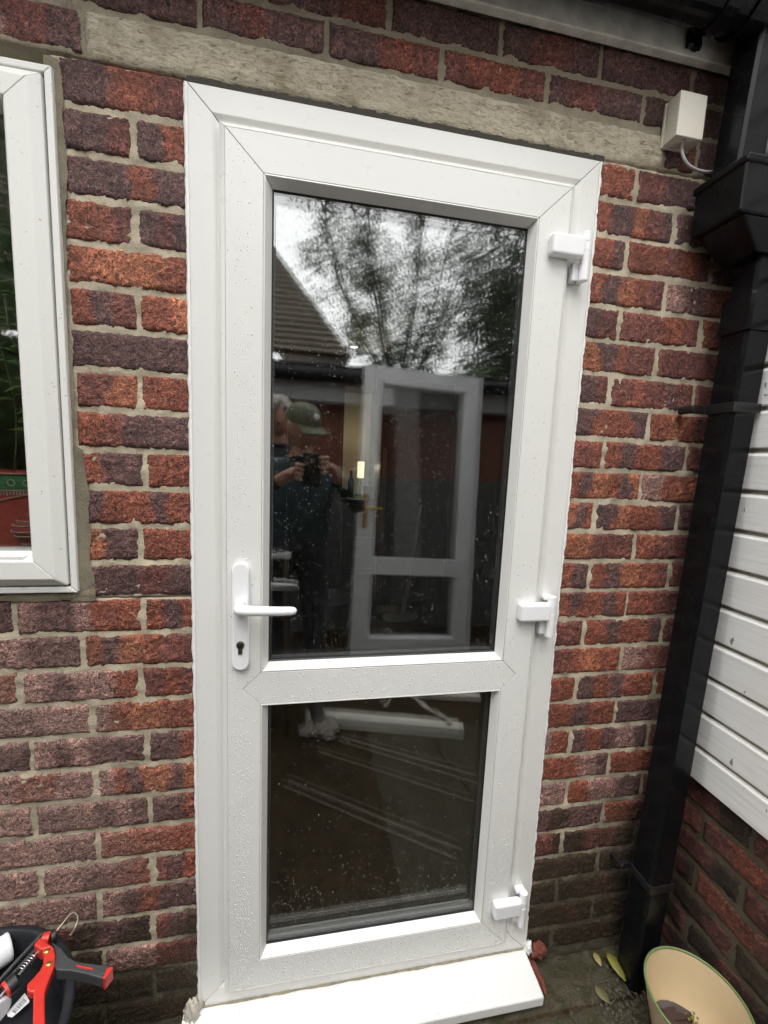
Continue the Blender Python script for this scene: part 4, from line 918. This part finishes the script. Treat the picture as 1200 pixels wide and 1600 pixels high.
# trees
def twig_leaf(V, F, c, s, L, W):
    d = np.array([s.gauss(0, 1), s.gauss(0, 1), s.gauss(-.3, .8)]); d /= np.linalg.norm(d)
    a = np.array([s.gauss(0, 1), s.gauss(0, 1), s.gauss(0, 1)]); e = np.cross(d, a); e /= np.linalg.norm(e)+1e-9
    o = len(V); V += [tuple(c-e*W), tuple(c+d*L*.5+e*0-e*W*.2), tuple(c+d*L), tuple(c+e*W)]; F.append((o, o+1, o+2, o+3))
def tree(name, label, base, H, spread, nl, seed, leaf='tree_leaf', trunk_h=.25, droop=0.0, nleaf=40, clump=.45, ls=.13, group=None):
    s = random.Random(seed); t = thing(name, label, 'tree', base, group); tk = MB(); V = []; F = []
    b = np.array(base); top = b+np.array([s.uniform(-.2, .2), s.uniform(-.2, .2), H])
    ax = [b+(top-b)*k/8+np.array([s.uniform(-.06, .06), s.uniform(-.06, .06), 0])*H*.12*(k > 0) for k in range(9)]
    tk.tube(ax, [.035*H*(1-.85*k/8) for k in range(9)], 9)
    for i in range(nl):
        f = trunk_h+(1-trunk_h)*(i+s.random())/nl*.97; k = min(7, int(f*8)); p0 = ax[k]+(ax[k+1]-ax[k])*(f*8-k)
        th = i*2.4+s.uniform(-.4, .4); ln = spread*(1-.75*max(0, (f-trunk_h)/(1-trunk_h))**1.2)*s.uniform(.6, 1.1)
        el = s.uniform(.5, 1.0)-droop
        d = np.array([math.cos(th), math.sin(th), el]); d /= np.linalg.norm(d)
        P = [p0+d*ln*q+np.array([0, 0, -droop*.5*ln*q*q]) for q in np.linspace(0, 1, 6)]; tk.tube(P, [.012*H*(1-f*.7)*(1-.8*q)+.004 for q in np.linspace(0, 1, 6)], 6)
        for j in range(5):
            q = s.uniform(.3, 1.05); k2 = min(4, int(q*5)); c0 = P[k2]+(P[k2+1]-P[k2])*(min(1, q)*5-k2)
            c0 = c0+np.array([s.gauss(0, 1), s.gauss(0, 1), s.gauss(0, .8)])*clump*.6; tk.tube([P[max(0, k2-1)], c0], [.006, .003], 4)
            for _ in range(nleaf):
                c = c0+np.array([s.gauss(0, 1), s.gauss(0, 1), s.gauss(-.25*droop*3, .8)])*clump*.55; twig_leaf(V, F, c, s, ls*s.uniform(.6, 1.4), ls*.22)
    tk.build('trunk', 'bark', t); cb_ = MB(); cb_.v = V; cb_.f = F; cb_.build('crown', leaf, t, recalc=False)
    return t
def fan_tree(label, base, fork, H, nst, seed):
    s = random.Random(seed); t = thing('garden_tree', label, 'tree', base); tk = MB(); V = []; F = []; b = np.array(base); f0 = np.array([b[0], b[1], fork])
    tk.tube([b, b+(f0-b)*.5+np.array([.05, 0, 0]), f0], [.26, .20, .17], 10)
    for i in range(nst):
        a = max(-1, min(1, -1+2*i/(nst-1)+s.gauss(0, .12))); th = s.uniform(-.5, .5); hh = H*(1-.28*abs(a)**1.5)*s.uniform(.85, 1.1)
        tip = f0+np.array([a*2.5+s.uniform(-.35, .35), s.uniform(-1.5, 1.5), hh]); bow = np.array([a*.2+s.gauss(0, .2), 0, -.05])
        P = [f0+(tip-f0)*q+bow*math.sin(math.pi*q)+np.array([s.gauss(0, .05), s.gauss(0, .05), 0])*(q > 0) for q in np.linspace(0, 1, 9)]
        tk.tube(P, [.042*(1-.88*q)+.004 for q in np.linspace(0, 1, 9)], 7)
        for j in range(24):
            q = s.uniform(.12, 1.0); k = min(7, int(q*8)); p0 = P[k]+(P[k+1]-P[k])*(q*8-k); d = np.array([s.gauss(a*.5, .9), s.gauss(0, .9), s.uniform(-.2, .9)]); d /= np.linalg.norm(d); ln = s.uniform(.35, 1.15)
            Q = [p0+d*ln*u+np.array([0, 0, -.22*ln*u*u]) for u in np.linspace(0, 1, 5)]; tk.tube(Q, [.014, .011, .008, .006, .003], 4)
            if s.random() < .10: continue
            for m_ in range(4):
                c0 = Q[s.randint(1, 4)]+np.array([s.gauss(0, .16), s.gauss(0, .16), s.gauss(0, .14)])
                for _ in range(24): twig_leaf(V, F, c0+np.array([s.gauss(0, .11), s.gauss(0, .11), s.gauss(-.10, .15)]), s, .10*s.uniform(.6, 1.4), .024)
    tk.build('trunk', 'bark', t); m = MB(); m.v = V; m.f = F; m.build('crown', 'tree_leaf', t, recalc=False)
fan_tree('tall tree with many fanned thin stems reflected in the middle of the upper door pane', (2.42, -9.6, -1.975), .9, 6.6, 10, 5)
tree('conifer', 'dark drooping conifer at the right of the reflected trees', (5.0, -9.0, -1.975), 6.6, 2.1, 44, 8, 'conifer_leaf', .12, .75, 90, .42, .13)
tree('garden_tree', 'leafy tree half hidden behind the conifer at the far right', (7.6, -11, -1.975), 8.0, 2.6, 30, 12, 'tree_leaf', .25, .2, 46, .55, .2)
def shrub(label, c, r, seed, mat, n=2600, ls=.12):
    s = random.Random(seed); t = thing('shrub', label, 'shrub', (c[0], c[1], -1.975)); V = []; F = []
    for _ in range(n):
        d = np.array([s.gauss(0, 1), s.gauss(0, 1), s.gauss(0, 1)]); d /= np.linalg.norm(d); q = s.random()**.4*(1+.35*math.sin(d[0]*5+seed)*math.cos(d[2]*6))
        twig_leaf(V, F, np.array([c[0]+d[0]*r[0]*q, c[1]+d[1]*r[1]*q, c[2]+d[2]*r[2]*q]), s, ls*s.uniform(.6, 1.4), ls*.28)
    m = MB(); m.v = V; m.f = F; m.build('foliage', mat, t, recalc=False); m = MB()
    for k in range(5): m.tube([(c[0], c[1], -1.98), (c[0]+s.uniform(-.5, .5)*r[0], c[1]+s.uniform(-.5, .5)*r[1], c[2])], [.03, .012], 6)
    m.build('stem', 'bark', t)
shrub('broad green shrub over the flat roof, reflected low in the upper pane', (3.1, -5.2, -.2), (1.1, .8, 1.0), 4, 'ivy_leaf', 5200)
shrub('dark leafy shrub behind the outbuilding near the tree trunk', (1.3, -6.2, -.4), (.9, .8, 1.0), 6, 'tree_leaf', 3600)
shrub('tall leafy hedge on the left of the yard, out of view and made tall to hold back skylight', (-1.80, -1.45, .0), (.55, .95, 2.2), 9, 'ivy_leaf', 16000, .09)  # hedge mirrored in the left window, its height added to cut skylight

# trims, stool, cable coil on the ground of the yard
yg = -1.975
def tr(label, a, b, wv, h, mat, name='trim_strip'):
    a = np.array(a); b = np.array(b); d = (b-a)/np.linalg.norm(b-a); s = np.array([-d[1], d[0]])*wv/2; m = MB()
    m.hexa([(*(a-s), yg+.002), (*(b-s), yg+.002), (*(b+s), yg+.002), (*(a+s), yg+.002)], [(*(a-s), yg+h), (*(b-s), yg+h), (*(b+s*.6), yg+h), (*(a+s*.6), yg+h)])
    tag(origin_to(m.build(name, mat, bevel=.002), ((a[0]+b[0])/2, (a[1]+b[1])/2, yg)), label, 'trim strip', 'plastic trims lying in the yard')
tr('broad off-white plastic trim length lying nearest the outbuilding', (.25, -1.13), (1.03, -.93), .07, .05, 'pvc_film', 'trim_length')
tr('second pale trim length lying at a slant beyond the broad one', (.62, -1.36), (1.25, -1.22), .05, .03, 'pvc_film', 'trim_length')
for i, (a, b) in enumerate((((.42, -.99), (1.0, -.66)), ((.40, -.965), (.98, -.62)), ((.30, -.90), (.94, -.52)), ((.17, -.74), (.80, -.33)), ((.15, -.71), (.77, -.30)))):
    tr(('thin trim strip on the ground closest to the broad trim length', 'thin trim strip, second from the broad trim length', 'thin trim strip alone in the middle of the row', 'fourth thin trim strip, next to the one nearest the door', 'thin trim strip lying nearest the door sill')[i], a, b, .0028, .004, 'trim_strip')
wr = MB()
for k in range(9): wr.blob((.30+.06*random.uniform(-1, 1), -1.02+.05*random.uniform(-1, 1), -1.955+.02*random.random()), (.05, .04, .022), k, .8, 18, 12, 4)
tag(origin_to(wr.build('plastic_wrap', 'wrap_film'), (.3, -1.02, -1.975)), 'crumpled heap of clear plastic wrap beside the end of the broad trim length', 'plastic wrap')
wr = MB(); P = smooth_path([(.66, -1.16, -1.94), (.74, -1.22, -1.90), (.82, -1.18, -1.90), (.90, -1.05, -1.91), (.95, -.97, -1.90), (.99, -.93, -1.96)], 6)
wr.tube(P, [.012+.008*math.sin(k*1.3) for k in range(len(P))], 8, True, .35)
tag(origin_to(wr.build('plastic_strap', 'wrap_film', smooth=True), (.8, -1.1, -1.95)), 'twisted clear plastic strap lying across the broad trim length', 'strap')
stl = thing('work_stool', 'white topped work stool standing in the yard', 'stool', (-.02, -1.15, yg))
MB().box(-.22, .155, -1.32, -1.02, -1.075, -1.05).build('seat', 'paper_white', stl, bevel=.004)
for x in (-.20, .135):
    for y in (-1.30, -1.04): MB().tube([(x, y, -1.076), (x*1.1, y, yg)], .012, 8).build('leg', 'dark_steel', stl)
cc = MB(); P = []
for k in range(160): a = k/160*2*math.pi*4; P.append((.10+(.10+.012*math.sin(k*.7))*math.cos(a), -1.12+(.075+.008*math.cos(k*.5))*math.sin(a), -1.045+.006*(k/40)+.004*math.sin(k)))
tag(origin_to(cc.tube(P, .004, 6).build('cable_coil', 'rubber_black', smooth=True), (.1, -1.12, -1.05)), 'coil of black cable on the work stool', 'cable')

# ------------------------------------------------------------------ people (seen in the glass)
def grow(joints, edges, root):
    me = bpy.data.meshes.new('tmp'); names = list(joints); me.from_pydata([joints[n][0] for n in names], [(names.index(a), names.index(b)) for a, b in edges], [])
    o = bpy.data.objects.new('tmp', me); COL.objects.link(o); o.modifiers.new('s', 'SKIN')
    sv = me.skin_vertices[0].data
    for i, n in enumerate(names): r = joints[n][1]; sv[i].radius = r if isinstance(r, tuple) else (r, r); sv[i].use_root = (n == root)
    ss = o.modifiers.new('ss', 'SUBSURF'); ss.levels = 2; ss.render_levels = 2
    dg = bpy.context.evaluated_depsgraph_get(); em = bpy.data.meshes.new_from_object(o.evaluated_get(dg))
    V = [tuple(v.co) for v in em.vertices]; F = [tuple(p.vertices) for p in em.polygons]
    bpy.data.objects.remove(o); bpy.data.meshes.remove(me); bpy.data.meshes.remove(em); return V, F
def head(mb, c, fw, s=1.0, tilt=0.0):
    fw = np.array(fw, float); fw /= np.linalg.norm(fw); up_ = np.array([0, 0, 1.]); up_ = up_-fw*(up_@fw); up_ /= np.linalg.norm(up_); rt = np.cross(fw, up_); c = np.array(c)
    n, m = 28, 22; V = []
    for i in range(m+1):
        ph = math.pi*i/m
        for k in range(n):
            th = 2*math.pi*k/n; x = math.sin(ph)*math.sin(th); y = math.sin(ph)*math.cos(th); z = math.cos(ph)
            a = .074*x; b = .096*y; h = .116*z
            if z < 0: a *= 1-.30*z*z; b *= 1-.12*z*z
            if y > 0:
                b += .022*math.exp(-((x/.16)**2+((z+.12)/.16)**2)); b -= .010*(math.exp(-(((abs(x)-.38)/.16)**2+((z-.05)/.12)**2))); b += .006*math.exp(-((x/.3)**2+((z+.48)/.07)**2)); b -= .005*math.exp(-((x/.3)**2+((z+.42)/.04)**2)); b += .010*math.exp(-((x/.3)**2+((z+.85)/.15)**2)); b += .005*math.exp(-((x/.5)**2+((z-.2)/.07)**2))
            if abs(x) > .85 and abs(z) < .3 and abs(y) < .35: a *= 1.14
            V.append(tuple(c+s*(rt*a+fw*b+up_*h)))
    mb.add(V, [(i*n+k, i*n+(k+1) % n, (i+1)*n+(k+1) % n, (i+1)*n+k) for i in range(m) for k in range(n)])
    return fw, up_, rt, c
def person(label, hc, foot, fw, joints_extra, mats, clothes, fingers, phone=None):
    t = thing('person', label, 'person', (foot[0], foot[1], -1.975))
    H = np.array(hc); nk = H+np.array([0, -.02, -.13]); ch = nk+np.array([0, -.05, -.17]); pv_ = np.array([foot[0], foot[1]-.02, -1.03]); bel = (ch+pv_)/2+np.array([0, .01, 0])
    J = {'pelvis': (pv_, (.155, .115)), 'belly': (bel, (.150, .115)), 'chest': (ch, (.165, .12)), 'collar': (nk+np.array([0, -.01, -.03]), .075), 'neck': (nk+np.array([0, 0, .03]), .055), 'skull': (H+np.array([0, -.01, -.02]), .05)}
    for sg, q in ((-1, 'l'), (1, 'r')):
        J['hip'+q] = (pv_+np.array([sg*.09, 0, -.07]), .095); J['knee'+q] = (np.array([foot[0]+sg*.11, foot[1]+.03, -1.50]), .062); J['ank'+q] = (np.array([foot[0]+sg*.12, foot[1], -1.89]), .045); J['toe'+q] = (np.array([foot[0]+sg*.14, foot[1]+.17, -1.94]), .035)
        J['sho'+q] = (ch+np.array([sg*.175, .01, .10]), .062); J['elb'+q] = (np.array(joints_extra['elb'+q]), .045); J['wri'+q] = (np.array(joints_extra['wri'+q]), .030); J['palm'+q] = (np.array(joints_extra['palm'+q]), (.032, .018))
    E = [('pelvis', 'belly'), ('belly', 'chest'), ('chest', 'collar'), ('collar', 'neck'), ('neck', 'skull')]
    for q in 'lr': E += [('pelvis', 'hip'+q), ('hip'+q, 'knee'+q), ('knee'+q, 'ank'+q), ('ank'+q, 'toe'+q), ('chest', 'sho'+q), ('sho'+q, 'elb'+q), ('elb'+q, 'wri'+q), ('wri'+q, 'palm'+q)]
    V, F = grow(J, E, 'pelvis'); mb = MB(); mb.add(V, F)
    fw, up_, rt, c = head(mb, H, fw)
    for q in 'lr':
        for P in fingers[q]: mb.tube(smooth_path(P, 4), [.0095]+[.0088]*(len(smooth_path(P, 4))-3)+[.007, .004], 8)
    o = mb.build('body', ['skin', 'trousers', 'boots', mats[0]], t, smooth=True)
    for p in o.data.polygons:
        cc_ = o.matrix_world.translation*0+p.center+Vector(t.location); z = cc_.z-ZG
        d = min(np.linalg.norm(np.array([cc_.x, cc_.y, z])-J['palm'+q][0]) for q in 'lr'); dw = min(np.linalg.norm(np.array([cc_.x, cc_.y, z])-J['wri'+q][0]) for q in 'lr')
        if z > nk[2]-.01 or d < .12 or dw < clothes['bare']: p.material_index = 0
        elif z < -1.86: p.material_index = 2
        elif z < -1.00: p.material_index = 1
        else: p.material_index = 3
    for sg in (-1, 1): MB().blob(tuple(c+rt*.030*sg+fw*.083+up_*.006), (.010, .008, .008), 1, 0, 10, 8).build('eye', 'rubber_black', o, smooth=True)
    return t, fw, up_, rt, c
# photographer, holding the phone just behind the lens
phx, phz = .245, -.650
fr_ = [[(phx+.065, -.945, phz+.055-.022*k), (phx+.052, -.918, phz+.053-.022*k), (phx+.030+.004*k, -.913, phz+.052-.022*k)] for k in range(4)]+[[(phx+.07, -.965, phz+.04), (phx+.05, -.955, phz+.02), (phx+.02, -.948, phz+.01)]]
fl_ = [[(phx-.065, -.945, phz+.02-.020*k), (phx-.052, -.918, phz+.018-.020*k), (phx-.030-.004*k, -.913, phz+.016-.020*k)] for k in range(4)]+[[(phx-.07, -.965, phz+.01), (phx-.05, -.955, phz-.01), (phx-.02, -.948, phz-.02)]]
ph_t, fw, up_, rt, c = person('man in an olive cap and dark teal jacket holding up a phone', (.195, -1.27, -.455), (.17, -1.20), (.75, 1, -.42),
    dict(elbl=(-.14, -1.20, -.86), wril=(phx-.105, -1.00, phz-.035), palml=(phx-.072, -.960, phz-.005), elbr=(.50, -1.22, -.86), wrir=(phx+.105, -1.00, phz-.01), palmr=(phx+.072, -.960, phz+.025)), ['jacket_teal'], dict(bare=.05), dict(l=fl_, r=fr_))
cp_ = MB(); V = []; n = 28
for i in range(9):
    ph = math.pi/2*i/8
    for k in range(n):
        th = 2*math.pi*k/n; V.append(tuple(c+up_*(.035+.098*math.cos(ph)*.98)+rt*.084*math.sin(ph)**.7*math.sin(th)+fw*(.105*math.sin(ph)**.7*math.cos(th)-.004)))
cp_.add(V, [(i*n+k, i*n+(k+1) % n, (i+1)*n+(k+1) % n, (i+1)*n+k) for i in range(8) for k in range(n)])
cp_.build('cap', 'cap_olive', ph_t, smooth=True)
vz = MB(); V = []
for dz in (0, -.005):
    for i in range(13):
        a = -1.15+2.3*i/12; V.append(tuple(c+up_*(.040+dz)+rt*.080*math.sin(a)+fw*.092*math.cos(a))); V.append(tuple(c+up_*(.030+dz-.02*math.sin(a)**2)+rt*.088*math.sin(a)+fw*(.095+.085*math.cos(a))))
n2 = 26; F = [(2*i, 2*i+1, 2*i+3, 2*i+2) for i in range(12)]+[(n2+2*i+2, n2+2*i+3, n2+2*i+1, n2+2*i) for i in range(12)]+[(2*i+1, n2+2*i+1, n2+2*i+3, 2*i+3) for i in range(12)]
vz.add(V, F); vz.build('cap_visor', 'cap_olive', ph_t)
bd = MB(); bd.blob(tuple(c+up_*.085+fw*.082), (.022, .010, .018), 2, 0, 14, 8); bd.build('cap_badge', 'paper_white', ph_t, smooth=True)
phn = thing('phone', 'black phone held up in front of the man in the cap', 'phone', (phx, -.925, phz-.078))
MB().box(phx-.037, phx+.037, -.934, -.926, phz-.078, phz+.072).build('body', 'rubber_black', phn, bevel=.004)
for i, (dx, dz) in enumerate(((-.018, .052), (-.018, .026), (.004, .039))): MB().lathe([(0, -.0032), (.008, -.0032), (.0105, -.001), (.0105, .001)], (phx+dx, -.9265, phz+dz), 20, 'y').build('camera_lens', 'dark_steel', phn) if False else MB().tube([(phx+dx, -.9262, phz+dz), (phx+dx, -.9222, phz+dz)], .0095, 18).build('camera_lens', 'dark_steel', phn)
# second person behind, bending
def hang(px, py_, pz, sg): return [[(px+sg*.006*(k-1.5)*2, py_+.01, pz-.03), (px+sg*.007*(k-1.5)*2, py_+.02, pz-.065), (px+sg*.007*(k-1.5)*2, py_+.015, pz-.095+.006*abs(k-1.5))] for k in range(4)]+[[(px-sg*.02, py_+.02, pz), (px-sg*.04, py_+.035, pz-.03), (px-sg*.04, py_+.04, pz-.05)]]
p2, fw, up_, rt, c = person('grey curly haired person in a dark shirt standing behind the man in the cap', (.045, -1.66, -.385), (-.10, -1.80), (.55, 1, -.5),
    dict(elbl=(-.36, -1.72, -.92), wril=(-.33, -1.60, -1.14), palml=(-.33, -1.57, -1.20), elbr=(.16, -1.66, -.90), wrir=(.16, -1.50, -.98), palmr=(.165, -1.44, -1.00)), ['shirt_dark'], dict(bare=.22), dict(l=hang(-.33, -1.57, -1.20, -1), r=hang(.165, -1.44, -1.0, 1)))
hr = MB()
for _ in range(150):
    d = np.array([random.gauss(0, 1), random.gauss(0, 1), random.gauss(.3, 1)]); d /= np.linalg.norm(d)
    if d@fw > .45 and d[2] < .45: continue
    if d[2] < -.45: continue
    hr.blob(tuple(c+up_*.018+.104*d*np.array([.85, .95, 1.05])), (.020, .020, .020), random.randint(0, 99), .3, 8, 6)
hr.build('hair', 'hair_grey', p2, smooth=True)

for o in bpy.data.objects: clean(o)
